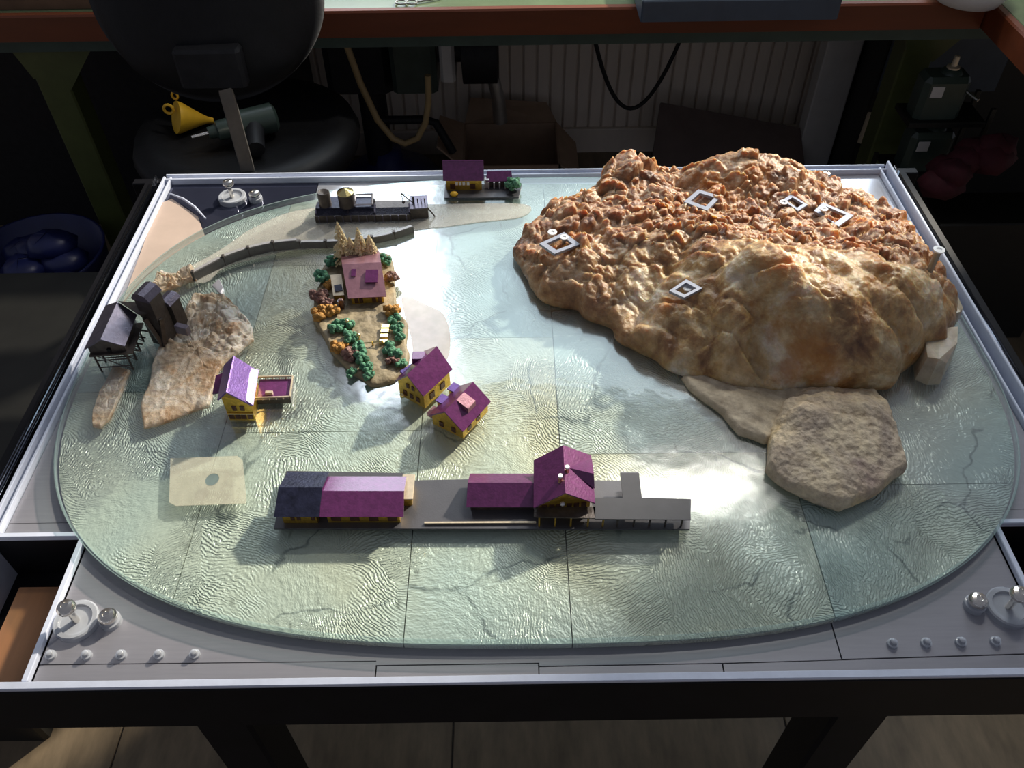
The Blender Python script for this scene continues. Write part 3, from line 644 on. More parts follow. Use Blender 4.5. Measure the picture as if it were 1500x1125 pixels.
# square offcut with a round hole in it
M['grey_glass'] = pm('grey_glass_spot', (0.16, 0.21, 0.20), 0.2, 0, 0.1, 60)
tg = thing('glass_offcut', (-0.3754, 0.2254, 0.7520), 'pale square glass offcut with a round hole left of the freight shed', 'glass sheet')
sq = [(-0.4216, 0.2536, 0.7520), (-0.3396, 0.2561, 0.7520), (-0.3201, 0.1889, 0.7520), (-0.4050, 0.1867, 0.7520)]
M['pale_glass'] = milky_glass('pale_glass_offcut', (0.97, 0.97, 0.93), (0.74, 0.71, 0.58), 0.35)
m = MB(); hc = Vector((-0.3662, 0.2223, 0.7520)); nh = 24
ring = [(hc.x+.0075*math.cos(2*PI*i/nh), hc.y+.0085*math.sin(2*PI*i/nh)) for i in range(nh)]
per = resample([(p[0], p[1]) for p in sq], nh)
ang = lambda p: math.atan2(p[1]-hc.y, p[0]-hc.x) % (2*PI)
per = sorted([tuple(p) for p in per], key=ang)
v = [(p[0],p[1],G+.0009) for p in ring] + [(p[0],p[1],G+.0009) for p in per] + [(p[0],p[1],G+.0002) for p in ring] + [(p[0],p[1],G+.0002) for p in per]
f = []
for i in range(nh):
    j = (i+1) % nh
    f += [(i,j,nh+j,nh+i), (2*nh+i,3*nh+i,3*nh+j,2*nh+j), (i,2*nh+i,2*nh+j,j), (nh+i,nh+j,3*nh+j,3*nh+i)]
m.add(v, f).build('square_sheet', M['pale_glass'], tg)
MB().prism(ring, G+.0001, G+.0006).build('hole_plug', M['grey_glass'], tg)

# ------------------------------------------------------------------ model buildings
def V(p): return Vector(p)
def gable_house(t, r0, r1, e0, e1, zb, wall, roof, inset=.004, rt=.0012, left=None, roofname='roof', wallname='walls', corner=False):
    """r0,r1 ridge ends (front, back), e0,e1 the eave on the seen side, mirrored about the ridge for the other; walls drop to zb"""
    r0, r1, e0, e1 = V(r0), V(r1), V(e0), V(e1)
    if left is None:
        l0 = Vector((2*r0.x-e0.x, 2*r0.y-e0.y, e0.z)); l1 = Vector((2*r1.x-e1.x, 2*r1.y-e1.y, e1.z))
    else: l0, l1 = V(left[0]), V(left[1])
    m = MB().slab([r0, e0, e1, r1], rt).slab([r0, r1, l1, l0], rt)
    ro = m.build(roofname, roof, t)
    ax = (r1-r0).normalized(); sd = (e0-l0); sd.z = 0; sd.normalize()
    a0 = e0 - sd*inset + ax*inset; a1 = e1 - sd*inset - ax*inset; b0 = l0 + sd*inset + ax*inset; b1 = l1 + sd*inset - ax*inset
    k = (r0.z-e0.z)/max(1e-6, (Vector((r0.x,r0.y))-Vector((e0.x,e0.y))).length)*inset
    g0 = r0 + ax*inset; g1 = r1 - ax*inset
    pts = []
    for p in (a0, g0, b0, b1, g1, a1):
        pts.append(Vector((p.x, p.y, p.z - rt*1.3 + (k if p in (a0, a1, b0, b1) else 0))))
    def dn(p): return Vector((p.x, p.y, zb))
    v = [dn(pts[0]), pts[0], pts[1], pts[2], dn(pts[2]), dn(pts[5]), pts[5], pts[4], pts[3], dn(pts[3])]
    fs = [(0,1,2,3,4), (9,8,7,6,5), (0,5,6,1), (4,3,8,9), (1,6,7,2), (2,7,8,3), (0,4,9,5)]
    wo = MB().add(v, fs).build(wallname, wall, t)
    return dict(roof=ro, walls=wo, fr=(dn(pts[0]), dn(pts[2]), pts[0].z), side=(dn(pts[0]), dn(pts[5]), pts[0].z), sd=sd, ax=ax)
def wall_windows(h, key, us, z0, z1, w, t, mat=None, zb=G, name='window'):
    """recess-framed windows on the front gable ('fr') or the seen side ('side')"""
    a, b, _ = h[key]; a, b = V(a), V(b); d = (b-a); L = d.length; d.normalize()
    n = Vector((d.y, -d.x, 0))
    mid = (V(h['side'][0]) + V(h['side'][1]) + V(h['fr'][1]))/3
    if n.dot((a+b)/2 - mid) < 0: n = -n
    for u in us:
        c = a + d*L*u
        p = [c - d*w/2, c + d*w/2]
        q = [p[0] + n*.0009, p[1] + n*.0009]
        m = MB(); v = [(*p[0].xy, zb+z0), (*p[1].xy, zb+z0), (*p[1].xy, zb+z1), (*p[0].xy, zb+z1), (*q[0].xy, zb+z0), (*q[1].xy, zb+z0), (*q[1].xy, zb+z1), (*q[0].xy, zb+z1)]
        m.add(v, [(0,1,2,3),(4,5,6,7),(0,1,5,4),(1,2,6,5),(2,3,7,6),(3,0,4,7)])
        m.build(name, mat or M['window'], h['walls'])

# --- freight shed on the left of the platform
st = thing('station_platform', (-0.0661, 0.1561, 0.7520), 'long grey metal platform sheet under the purple roofed station and shed', 'platform')
pf = [(-0.2837, 0.1546, 0.7520), (0.1591, 0.1463, 0.7520), (0.1667, 0.1851, 0.7520), (0.1132, 0.1878, 0.7520), (0.1134, 0.2225, 0.7520), (0.0927, 0.2228, 0.7520), (0.0931, 0.2114, 0.7520), (-0.0748, 0.2162, 0.7520), (-0.1436, 0.2156, 0.7520), (-0.1521, 0.2262, 0.7520), (-0.2841, 0.2315, 0.7520)]
MB().prism(P2(*pf), G+.0003, G+.0028).build('plate', M['grey_plate'], st)
a, b = V((-0.1230, 0.1577, 0.7550)), V((-0.0039, 0.1565, 0.7550))
MB().slab([a+Vector((0,-.0012,.0025)), b+Vector((0,-.0012,.0025)), b+Vector((0,.0008,.0025)), a+Vector((0,.0008,.0025))], .0024).build('kerb', M['cream'], st)
ZP = G+.0029
fs = thing('freight_shed', (-0.2121, 0.1583, 0.7550), 'long low freight shed with purple roof and blue black end on the platform', 'model building')
h = gable_house(fs, (-0.2319, 0.1822, 0.7830), (-0.1438, 0.1806, 0.7830), (-0.2318, 0.1556, 0.7735), (-0.1434, 0.1541, 0.7735), ZP, M['gold'], M['purple'], inset=.0055, rt=.0016)
# the ridge runs sideways here: 'side' is the long front wall
wall_windows(h, 'side', (.12, .38, .64, .9), .007, .015, .010, fs, M['brown_door'] if 'brown_door' in M else M['window'], zb=G, name='door')
h2 = gable_house(fs, (-0.2777, 0.1853, 0.7860), (-0.2310, 0.1844, 0.7860), (-0.2798, 0.1557, 0.7745), (-0.2323, 0.1549, 0.7745), ZP, M['gold'], M['blue_black'], inset=.0055, rt=.0018, roofname='end_roof', wallname='end_walls')
tag(h2['roof'], 'blue black roof section')
wall_windows(h2, 'side', (.3, .48, .9), .009, .015, .004, fs, zb=G)
sx = V((-0.1397, 0.1774, 0.7550))
m = MB().cbox(sx.x-.010, sx.x+.002, sx.y+.004, sx.y+.034, ZP, G+.016, .001); m.build('lean_to', M['gold'], fs)
MB().cbox(sx.x-.010, sx.x+.004, sx.y+.002, sx.y+.036, G+.016, G+.0175, .0008).build('lean_to_roof', M['cream'], fs)

# --- station
sn = thing('station', (0.0266, 0.1683, 0.7550), 'purple roofed station with front gable, side wing and long canopy', 'model building')
h = gable_house(sn, (0.0260, 0.1612, 0.8020), (0.0272, 0.2247, 0.8020), (0.0585, 0.1634, 0.7800), (0.0591, 0.2276, 0.7800), ZP, M['gold'], M['purple'], inset=.005, rt=.0016)
wall_windows(h, 'fr', (.12,.26,.4,.6,.74,.88), .016, .024, .0055, sn)
h2 = gable_house(sn, (-0.0767, 0.1933, 0.7790), (0.0005, 0.1919, 0.7790), (-0.0782, 0.1707, 0.7655), (-0.0000, 0.1694, 0.7655), ZP, M['bronze'], M['purple'], inset=.004, rt=.0014, roofname='wing_roof', wallname='wing_walls')
# cross gable dormer on the right slope
r = V((0.0280, 0.1972, 0.7990)); q = V((0.0585, 0.1922, 0.7930)); 
e0 = V((0.0591, 0.1809, 0.7815)); e1 = V((0.0593, 0.2216, 0.7815))
m = MB().add([r, q, e0, e1, (e0+e1)/2+Vector((-.02,0,-.002))], [(0,2,1), (0,1,3), (1,2,3), (0,4,2), (0,3,4), (2,4,3)])
m.build('dormer', M['purple'], sn)
for px in ((V((0.0295, 0.1902, 0.8080))), (V((0.0217, 0.1787, 0.8080)))):
    ch = MB().cyl((px.x, px.y, px.z-.013), .0021, .012, 10).build('chimney', M['gold_bright'], sn, True)
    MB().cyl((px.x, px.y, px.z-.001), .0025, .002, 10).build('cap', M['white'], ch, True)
px = V((0.0239, 0.1617, 0.7820)); MB().ball(px, .0028, 10).build('gable_lamp', M['white_metal'], sn, True)
cz = .0205
cano = [(0.0578, 0.1488, 0.7725), (0.1575, 0.1462, 0.7725), (0.1609, 0.1723, 0.7725), (0.1095, 0.1750, 0.7725), (0.1104, 0.2078, 0.7725), (0.0902, 0.2082, 0.7725), (0.0891, 0.1753, 0.7725), (0.0556, 0.1759, 0.7725)]
MB().prism(P2(*cano), G+cz-.0016, G+cz).build('canopy_roof', M['canopy'], sn)
c2 = [(-0.0064, 0.1524, 0.7725), (0.0579, 0.1496, 0.7725), (0.0591, 0.1643, 0.7725), (-0.0060, 0.1655, 0.7725)]
MB().prism(P2(*c2), G+cz-.0016, G+cz).build('canopy_front', M['bronze'], sn)
for k, x in enumerate((790, 813, 836, 861, 883, 904, 928, 951, 974, 998)):
    p = ((-0.0005, 0.1504, 0.7550), (0.0162, 0.1502, 0.7550), (0.0329, 0.1499, 0.7550), (0.0510, 0.1496, 0.7550), (0.0670, 0.1493, 0.7550), (0.0822, 0.1490, 0.7550), (0.0996, 0.1488, 0.7550), (0.1162, 0.1485, 0.7550), (0.1329, 0.1482, 0.7550), (0.1502, 0.1479, 0.7550))[k]
    MB().cyl((p[0], p[1]+.002, ZP), .0011, cz-.0046, 6).build('canopy_post', M['gold'] if k < 5 else M['bronze'], sn)

# --- twin houses
tw = thing('tall_house', (-0.1352, 0.3240, 0.7520), 'tall gold walled house with steep plain purple roof beside the island', 'model building')
h = gable_house(tw, (-0.1508, 0.3350, 0.8015), (-0.1180, 0.3829, 0.8015), (-0.1323, 0.3217, 0.7780), (-0.0997, 0.3661, 0.7780), G, M['gold'], M['purple'], inset=.003, rt=.0018)
wall_windows(h, 'fr', (.25,.5,.75), .006, .014, .005, tw); wall_windows(h, 'fr', (.4,.6), .022, .029, .004, tw); wall_windows(h, 'side', (.3,.7), .006, .016, .008, tw)
p = V((-0.1405, 0.3744, 0.7940)); MB().cbox(p.x-.008, p.x+.008, p.y-.006, p.y+.008, p.z-.012, p.z, .001).build('dormer', M['purple'], tw)
p = V((-0.1503, 0.3651, 0.7800)); MB().at((p.x, p.y, 0), .75).cbox(-.012, .010, -.006, .008, p.z-.002, p.z, .001).build('side_roof', M['violet'], tw)
p = V((-0.1608, 0.3426, 0.7580)); MB().ball(p, .004, 10).build('lamp', M['gold_bright'], tw, True)
for q in ((V((-0.1120, 0.3601, 0.7530))), (V((-0.1081, 0.3682, 0.7530)))): MB().cyl(q, .0014, .022, 6).build('porch_post', M['gold'], tw)
tw2 = thing('dormer_house', (-0.0858, 0.2770, 0.7520), 'lower gold walled house with purple dormer roof and flat links to the tall house', 'model building')
h = gable_house(tw2, (-0.1053, 0.2869, 0.7900), (-0.0734, 0.3333, 0.7900), (-0.0844, 0.2737, 0.7685), (-0.0526, 0.3206, 0.7685), G, M['gold'], M['purple'], inset=.003, rt=.0018)
wall_windows(h, 'fr', (.3,.7), .004, .012, .006, tw2); wall_windows(h, 'side', (.25,.6), .004, .011, .007, tw2)
a = V((-0.0881, 0.3110, 0.7895)); ax, sd = h['ax'], h['sd']
m = MB(); w = .0075
v = [a - ax*w, a + ax*w, a + ax*w + sd*.016 + Vector((0,0,-.006)), a - ax*w + sd*.016 + Vector((0,0,-.006))]
v += [p_ - Vector((0,0,.010)) for p_ in v]
m.add(v, [(0,1,2,3),(7,6,5,4),(0,4,5,1),(1,5,6,2),(2,6,7,3),(3,7,4,0)]); m.build('dormer', M['pink'], tw2)
for q, nm in ((V((-0.0941, 0.3395, 0.7720)), 'link_roof'), (V((-0.1072, 0.3209, 0.7720)), 'link_roof')):
    MB().at((q.x, q.y, 0), math.atan2(ax.y, ax.x)).cbox(-.007, .007, -.012, .010, q.z-.0015, q.z, .0006).build(nm, M['violet'], tw2)
    MB().at((q.x, q.y, 0), math.atan2(ax.y, ax.x)).cbox(-.005, .005, -.010, .009, G, q.z-.0015, .0006).build('link_walls', M['gold'], tw2)
q = V((-0.1194, 0.3151, 0.7580)); MB().at((q.x, q.y, 0), math.atan2(ax.y, ax.x)).cbox(-.007, .007, -.006, .008, G, q.z, .0006).build('step', M['pink'], tw2)

# --- gabled house with fenced yard
hs = thing('gabled_house', (-0.3567, 0.3096, 0.7520), 'gold house with steep violet roof and a railed yard on its right', 'model building')
h = gable_house(hs, (-0.3547, 0.3045, 0.8090), (-0.3591, 0.3636, 0.8090), (-0.3308, 0.3065, 0.7830), (-0.3358, 0.3635, 0.7830), G, M['gold'], M['violet'], inset=.004, rt=.0018, left=((-0.3701, 0.3076, 0.7920), (-0.3752, 0.3647, 0.7920)))
a0, a1 = V((-0.3371, 0.3076, 0.7908)), V((-0.3430, 0.3612, 0.7908)); b0, b1 = V((-0.3294, 0.3056, 0.7845)), V((-0.3345, 0.3632, 0.7845))
MB().slab([a0, b0, b1, a1], .0022).build('lower_slope', M['violet_lit'], hs)
wall_windows(h, 'fr', (.15,.4,.62,.86), .003, .010, .006, hs); wall_windows(h, 'fr', (.35,.65), .018, .026, .005, hs)
p = [V(x) for x in ((-0.3673, 0.3254, 0.7880), (-0.3701, 0.3593, 0.7880), (-0.3880, 0.3613, 0.7780), (-0.3849, 0.3306, 0.7780))]
MB().slab(p, .0018).build('porch_roof', M['purple'], hs)
f0 = V(h['fr'][0]); f1 = V(h['fr'][1]); MB().tube([f0+Vector((0,-.001,.0125)), f1+Vector((0,-.001,.0125))], .0012, 6).build('belt_course', M['gold_bright'], hs)
yd = [V(x) for x in ((-0.3383, 0.3355, 0.7620), (-0.2964, 0.3370, 0.7620), (-0.2990, 0.3715, 0.7620), (-0.3413, 0.3712, 0.7620))]
MB().prism(P2(*yd), G+.001, G+.0085).build('yard_deck', M['bronze'], hs)
ins = [(q.x*.9+.1*sum(k.x for k in yd)/4, q.y*.9+.1*sum(k.y for k in yd)/4) for q in yd]
MB().prism(ins, G+.0085, G+.0092).build('yard_floor', M['purple'], hs)
for i in range(4):
    a, b = yd[i], yd[(i+1)%4]
    if i == 3: continue
    MB().tube([(a.x,a.y,G+.0125), (b.x,b.y,G+.0125)], .0012, 6).build('railing', M['cream'], hs)
    for u in np.linspace(0, 1, 6 if i != 1 else 3):
        q = a.lerp(b, u); MB().cyl((q.x, q.y, G+.0085), .0009, .004, 6).build('baluster', M['cream'], hs)
q = V((-0.3231, 0.3447, 0.7640)); MB().cbox(q.x-.0045, q.x+.0045, q.y-.002, q.y+.002, G+.009, G+.0135, .0005).build('bench', M['cream'], hs)

# --- back store
bs = thing('back_store', (-0.0771, 0.7744, 0.7520), 'two part store with purple roofs and gold front at the back edge', 'model building')
pl = [(-0.1298, 0.7682, 0.7520), (-0.0124, 0.7671, 0.7520), (-0.0074, 0.8034, 0.7520), (-0.1304, 0.8065, 0.7520)]
MB().prism(P2(*pl), G+.0003, G+.003).build('base_plate', M['grey_plate'], bs)
h = gable_house(bs, (-0.1315, 0.8059, 0.7990), (-0.0672, 0.8043, 0.7990), (-0.1312, 0.7862, 0.7740), (-0.0668, 0.7846, 0.7740), G+.003, M['gold'], M['purple'], inset=.004, rt=.0018)
wall_windows(h, 'side', (.3,.4,.5,.62), .012, .018, .004, bs, M['white']); wall_windows(h, 'side', (.18,.75), .005, .014, .008, bs)
h = gable_house(bs, (-0.0626, 0.8062, 0.7775), (-0.0236, 0.8072, 0.7775), (-0.0639, 0.7934, 0.7670), (-0.0217, 0.7943, 0.7670), G+.003, M['bronze'], M['purple'], inset=.003, rt=.0014, roofname='annex_roof', wallname='annex_walls')
for q in ((-0.0599, 0.7924, 0.7550), (-0.0512, 0.7922, 0.7550), (-0.0425, 0.7920, 0.7550), (-0.0338, 0.7917, 0.7550), (-0.0251, 0.7915, 0.7550)): MB().cyl(q, .0014, .0115, 6).build('column', M['white_metal'], bs)
q = V((-0.0627, 0.7984, 0.7700)); MB().cbox(q.x-.004, q.x+.004, q.y-.004, q.y+.004, G+.003, q.z, .0006).build('chimney_block', M['white_metal'], bs)
q = V((-0.1145, 0.7739, 0.7580)); MB().ball(q, .0055, 12, (1.2,1,.7)).build('planter', M['yellow'], bs, True)

# --- coal wharf
cw = thing('coal_wharf', (-0.2535, 0.7110, 0.7520), 'dark coal wharf with two tanks and coal bins near the back rail', 'model structure')
base = [(-0.3232, 0.7092, 0.7520), (-0.1783, 0.7110, 0.7520), (-0.1800, 0.7489, 0.7520), (-0.3260, 0.7488, 0.7520)]
MB().prism(P2(*base), G, G+.012).build('trestle', M['bronze'], cw)
for k in range(12):
    u = (k+.5)/12; a, b = V(base[0]), V(base[1]); q = a.lerp(b, u)
    MB().cbox(q.x-.0008, q.x+.0008, q.y-.0016, q.y+.001, G, G+.012, .0003).build('pile', M['bronze_roof'], cw)
b0 = V((-0.3217, 0.7134, 0.7640)); b1 = V((-0.1794, 0.7135, 0.7640)); b2 = V((-0.1806, 0.7297, 0.7640)); b3 = V((-0.3220, 0.7295, 0.7640))
MB().slab([V((-0.3214, 0.7116, 0.7640)), V((-0.1793, 0.7117, 0.7640)), V((-0.1795, 0.7227, 0.7700)), V((-0.3197, 0.7207, 0.7700))], .004).build('coal', M['coal'], cw)
for u in (0, .34, .63, 1): 
    q = b0.lerp(b1, u); w2 = b3.lerp(b2, u)
    MB().slab([q+Vector((-.0012,0,.003)), q+Vector((.0012,0,.003)), w2+Vector((.0012,0,.008)), w2+Vector((-.0012,0,.008))], .004).build('bin_divider', M['bronze_roof'], cw)
up = [(-0.3222, 0.7197, 0.7720), (-0.2340, 0.7193, 0.7720), (-0.2371, 0.7485, 0.7720), (-0.3185, 0.7505, 0.7720)]
MB().prism(P2(*up), G+.016, G+.020).build('tank_deck', M['blue_black'], cw)
for k in range(6):
    q = V(up[k % 2]).lerp(V(up[3-(k % 2)]), (k//2)/2); MB().cyl((q.x, q.y, G), .0016, .016, 6).build('deck_post', M['bronze'], cw)
q = V((-0.3079, 0.7283, 0.7720)); k1 = MB().lathe(q, [(.0095,0),(.0095,.021),(.0085,.023),(.007,.0225),(.0,.019)], 20).build('tank', M['bronze'], cw, True)
q = V((-0.2745, 0.7275, 0.7720)); k2 = MB().lathe(q, [(.0125,0),(.0125,.022)], 22).build('tank', M['bronze'], cw, True)
MB().lathe((q.x,q.y,q.z+.022), [(.0132,0),(.0132,.001),(.0005,.0075)], 10).build('tank_roof', M['gold_bright'], k2)
fr = [V(x) for x in ((-0.2645, 0.7229, 0.7725), (-0.2365, 0.7240, 0.7725), (-0.2384, 0.7515, 0.7725), (-0.2646, 0.7503, 0.7725))]
for i in range(4): MB().beam(fr[i]+Vector((0,0,.002)), fr[(i+1)%4]+Vector((0,0,.002)), .0024).build('bin_frame', M['white_metal'], cw)
ck = [(-0.1786, 0.7145, 0.7520), (-0.1516, 0.7174, 0.7520), (-0.1545, 0.7501, 0.7520), (-0.1800, 0.7489, 0.7520)]
MB().prism(P2(*ck), G, G+.018).build('crane_house', M['bronze'], cw)
MB().prism([(p_[0], p_[1]) for p_ in ck], G+.018, G+.020).build('crane_deck', M['bronze_roof'], cw)
c0 = V((-0.1735, 0.7287, 0.7720)); tip = V((-0.1919, 0.7326, 0.7880))
MB().beam(c0, tip, .0014).build('crane_boom', M['bronze'], cw); MB().beam(c0, c0+Vector((0,0,.012)), .0022).build('crane_mast', M['bronze'], cw)
MB().beam(c0+Vector((0,0,.012)), tip, .0007).build('crane_stay', M['bronze'], cw)
hk = tip+Vector((.0025,0,-.016)); MB().beam(tip, hk, .0007).build('crane_cable', M['bronze'], cw); MB().ball(hk, .0026, 8).build('crane_bucket', M['bronze'], cw, True)
for q in ((-0.1674, 0.7303, 0.7720), (-0.1621, 0.7302, 0.7720), (-0.1569, 0.7301, 0.7720)): MB().cyl(q, .0008, .008, 6).build('stanchion', M['bronze'], cw)
MB().beam((-0.1535, 0.7221, 0.7700), (-0.1422, 0.7212, 0.7530), .0018).build('chute', M['bronze'], cw)

# --- curved sea wall
sw = thing('curved_wall', (-0.3375, 0.6498, 0.7520), 'curved dark grey retaining wall with pale coping on the sandy sheet', 'wall')
wp = [V(x) for x in ((-0.4739, 0.5740, 0.7520), (-0.4392, 0.6087, 0.7520), (-0.4078, 0.6286, 0.7520), (-0.3742, 0.6408, 0.7520), (-0.3369, 0.6465, 0.7520), (-0.2987, 0.6473, 0.7520), (-0.2668, 0.6498, 0.7520), (-0.2320, 0.6557, 0.7520), (-0.1995, 0.6666, 0.7520), (-0.1722, 0.6830, 0.7520))]
fine = []
for i in range(len(wp)-1):
    for k in range(5):
        t_ = k/5; p0, p1, p2, p3 = wp[max(0,i-1)], wp[i], wp[i+1], wp[min(len(wp)-1,i+2)]
        fine.append(.5*((2*p1)+(p2-p0)*t_+(2*p0-5*p1+4*p2-p3)*t_**2+(3*p1-p0-3*p2+p3)*t_**3))
fine.append(wp[-1])
def strip(pts, o0, o1, z0, z1):
    m = MB(); v = []; n_ = len(pts)
    for i, p in enumerate(pts):
        d = (pts[min(i+1,n_-1)]-pts[max(i-1,0)]).normalized(); nn = Vector((-d.y, d.x, 0))
        a, b = p+nn*o0, p+nn*o1; v += [(a.x,a.y,G+z0),(b.x,b.y,G+z0),(b.x,b.y,G+z1),(a.x,a.y,G+z1)]
    f = [(0,1,2,3), tuple(4*(n_-1)+k for k in (3,2,1,0))]
    for i in range(n_-1):
        for k in range(4): f.append((4*i+k, 4*i+(k+1)%4, 4*i+4+(k+1)%4, 4*i+4+k))
    return m.add(v, f)
for i in range(9):
    seg_ = fine[i*5:i*5+6]
    if i >= 4:
        seg_ = seg_
    hh = .0145 if i < 4 else .0105
    strip(seg_, -.0015, .004, 0.0002, hh).build('wall_panel', M['wall_grey'], sw)
    cp = [seg_[1].lerp(seg_[0], .6)] + seg_[1:5] + [seg_[4].lerp(seg_[5], .6)]
    strip(cp, -.0005, .0045, hh, hh+.0012).build('coping', M['cap_grey'], sw)
    q = seg_[0]; MB().cbox(q.x-.002, q.x+.002, q.y-.0015, q.y+.0045, G+.0002, G+hh+.003, .0005).build('pier', M['bronze'], sw)

# --- mine
mn = thing('mine_works', (-0.5183, 0.4012, 0.7520), 'dark bronze mine works of two towers and a shed on trestles at the left edge', 'model building')
zf = .033
h = gable_house(mn, (-0.5277, 0.3944, 0.8100), (-0.5289, 0.4640, 0.8100), (-0.5033, 0.3965, 0.7960), (-0.5055, 0.4544, 0.7960), G+zf, M['bronze'], M['bronze_roof'], inset=.003, rt=.0016)
fc = [V(q) for q in (h['side'][0], h['side'][1])]
sdv = h['sd']; axv = h['ax']; wd = (V(h['fr'][1])-V(h['fr'][0])).length
cor = [fc[0], fc[1], fc[1]-sdv*wd, fc[0]-sdv*wd]
MB().prism([(q.x, q.y) for q in (cor[0]+sdv*.008-axv*.004, cor[1]+sdv*.008, cor[2]-sdv*.001, cor[3]-sdv*.001-axv*.004)], G+zf-.0025, G+zf).build('trestle_deck', M['bronze'], mn)
for u in (0, .33, .66, 1):
    for w_ in (0.05, .95):
        q = cor[0].lerp(cor[1], u) - sdv*wd*w_
        MB().beam((q.x, q.y, G), (q.x, q.y, G+zf-.002), .0022).build('trestle_post', M['bronze'], mn)
    a = cor[0].lerp(cor[1], u) - sdv*wd*.05; b = a - sdv*wd*.9
    for z_ in (.008, .020): MB().beam((a.x,a.y,G+z_), (b.x,b.y,G+z_), .0016).build('cross_beam', M['bronze'], mn)
    MB().beam((a.x,a.y,G+.001), (b.x,b.y,G+zf-.003), .0012).build('brace', M['bronze'], mn)
for u in (.15, .4, .65, .9):
    q = cor[0].lerp(cor[1], u); MB().beam((q.x, q.y, G+zf-.004-.004*u), (q.x+.014, q.y-.003, G+zf-.004-.004*u), .002).build('outrigger', M['bronze'], mn)
q = V((-0.5254, 0.3983, 0.7900)); MB().cbox(q.x-.002, q.x+.002, q.y-.003, q.y+.001, q.z-.003, q.z+.002, .0004).build('vent', M['black'], mn)
p = [V(x) for x in ((-0.5270, 0.4629, 0.8120), (-0.4900, 0.4582, 0.8120), (-0.4727, 0.4465, 0.8070), (-0.4963, 0.4419, 0.8070))]
MB().slab(p, .012).build('bridge', M['bronze'], mn)
# tall tower with curved roof
def tower(px, w, d, h0, rise, rz, name):
    q = V(px); m = MB().at((q.x, q.y, 0), rz)
    prof = [(-w/2, h0*.72), (-w/2, h0), (-w*.3, h0+rise*.75), (0, h0+rise), (w*.3, h0+rise*.75), (w/2, h0), (w/2, h0*.72)]
    m.box(-w/2, w/2, -d/2, d/2, G, G+h0); m.build(name+'_shaft', M['bronze'], mn)
    m = MB().at((q.x, q.y, 0), rz); pts = prof[1:6]; v = []
    for x, z in pts: v += [(x*1.12, -d/2-.002, G+z), (x*1.12, d/2+.002, G+z)]
    for x, z in pts: v += [(x*1.02, -d/2-.002, G+z-.002), (x*1.02, d/2+.002, G+z-.002)]
    n_ = len(pts); f = []
    for i in range(n_-1):
        f += [(2*i, 2*i+2, 2*i+3, 2*i+1), (2*n_+2*i, 2*n_+2*i+1, 2*n_+2*i+3, 2*n_+2*i+2), (2*i, 2*n_+2*i, 2*n_+2*i+2, 2*i+2), (2*i+1, 2*i+3, 2*n_+2*i+3, 2*n_+2*i+1)]
    f += [(0, 1, 2*n_+1, 2*n_), (2*n_-2, 4*n_-2, 4*n_-1, 2*n_-1), (2*n_, 2*n_+2, 2*n_+4, 2*n_+6, 2*n_+8), (2*n_+1, 2*n_+9, 2*n_+7, 2*n_+5, 2*n_+3)]
    m.add(v, f).build(name+'_roof', M['bronze_roof'], mn)
    return q
q = tower((-0.4826, 0.4547, 0.7520), .024, .022, .078, .010, -.35, 'tower')
for s_ in (-1, 1): MB().beam((q.x+.004, q.y-.018, G), (q.x+.010*s_, q.y-.010, G+.045), .005).build('leg_brace', M['bronze'], mn)
tower((-0.4689, 0.4743, 0.7520), .020, .018, .052, .006, -.35, 'low_tower')
q2 = V((-0.4430, 0.4403, 0.7970)); MB().at((q2.x, q2.y, 0), -.35).cbox(-.006, .012, -.012, -.004, q2.z-.012, q2.z, .0008).build('hopper', M['bronze_roof'], mn)

# --- island with cottage, trees and hedges
isl = [(-0.2941, 0.4869, 0.7520), (-0.2968, 0.5289, 0.7520), (-0.2942, 0.5883, 0.7520), (-0.2846, 0.6323, 0.7520), (-0.2351, 0.6376, 0.7520), (-0.2018, 0.6239, 0.7520), (-0.1893, 0.5707, 0.7520), (-0.1806, 0.5122, 0.7520), (-0.1698, 0.4708, 0.7520), (-0.1587, 0.4187, 0.7520), (-0.1590, 0.3880, 0.7520), (-0.1762, 0.3681, 0.7520), (-0.1986, 0.3627, 0.7520), (-0.2168, 0.3736, 0.7520), (-0.2370, 0.3980, 0.7520), (-0.2583, 0.4270, 0.7520), (-0.2787, 0.4571, 0.7520)]
def isl_rel(x, y, h, t): return .0016*noise.noise((x*70, y*70, 3)) + .001*noise.noise((x*170, y*170, 8))
flat('garden_island', isl, .009, M['ground'], 'small rocky island base carrying the pink roofed cottage and hedges', 'model island', rel=isl_rel, seg=160)
ZI = .0085
ct = thing('cottage', (-0.2206, 0.4964, 0.7605), 'cottage with shiny pink roof and two dark skylights on the island', 'model building')
h = gable_house(ct, (-0.2572, 0.5558, 0.7930), (-0.2043, 0.5591, 0.7930), (-0.2455, 0.5065, 0.7740), (-0.1945, 0.5096, 0.7740), G+.006, M['gold'], M['pink'], inset=.004, rt=.0016)
wall_windows(h, 'side', (.15,.3,.7,.88), .010, .0175, .005, ct); 
for (a_, b_) in (((V((-0.2435, 0.5472, 0.7902))), (V((-0.2373, 0.5373, 0.7862)))), ((V((-0.2237, 0.5449, 0.7905))), (V((-0.2069, 0.5266, 0.7838))))):
    x0, x1 = a_.x, b_.x
    MB().slab([(x0, a_.y, a_.z+.0012), (x1, a_.y, a_.z+.0012), (x1, b_.y, b_.z+.0012), (x0, b_.y, b_.z+.0012)], .0024).build('skylight', M['purple'], h['roof'])
q = V((-0.2529, 0.4995, 0.7620)); MB().cbox(q.x-.005, q.x+.001, q.y, q.y+.006, G+.006, G+.024, .0006).build('chimney_stack', M['window'], ct)
p = [V(x) for x in ((-0.2756, 0.5537, 0.7760), (-0.2608, 0.5563, 0.7760), (-0.2531, 0.5184, 0.7700), (-0.2678, 0.5173, 0.7700))]
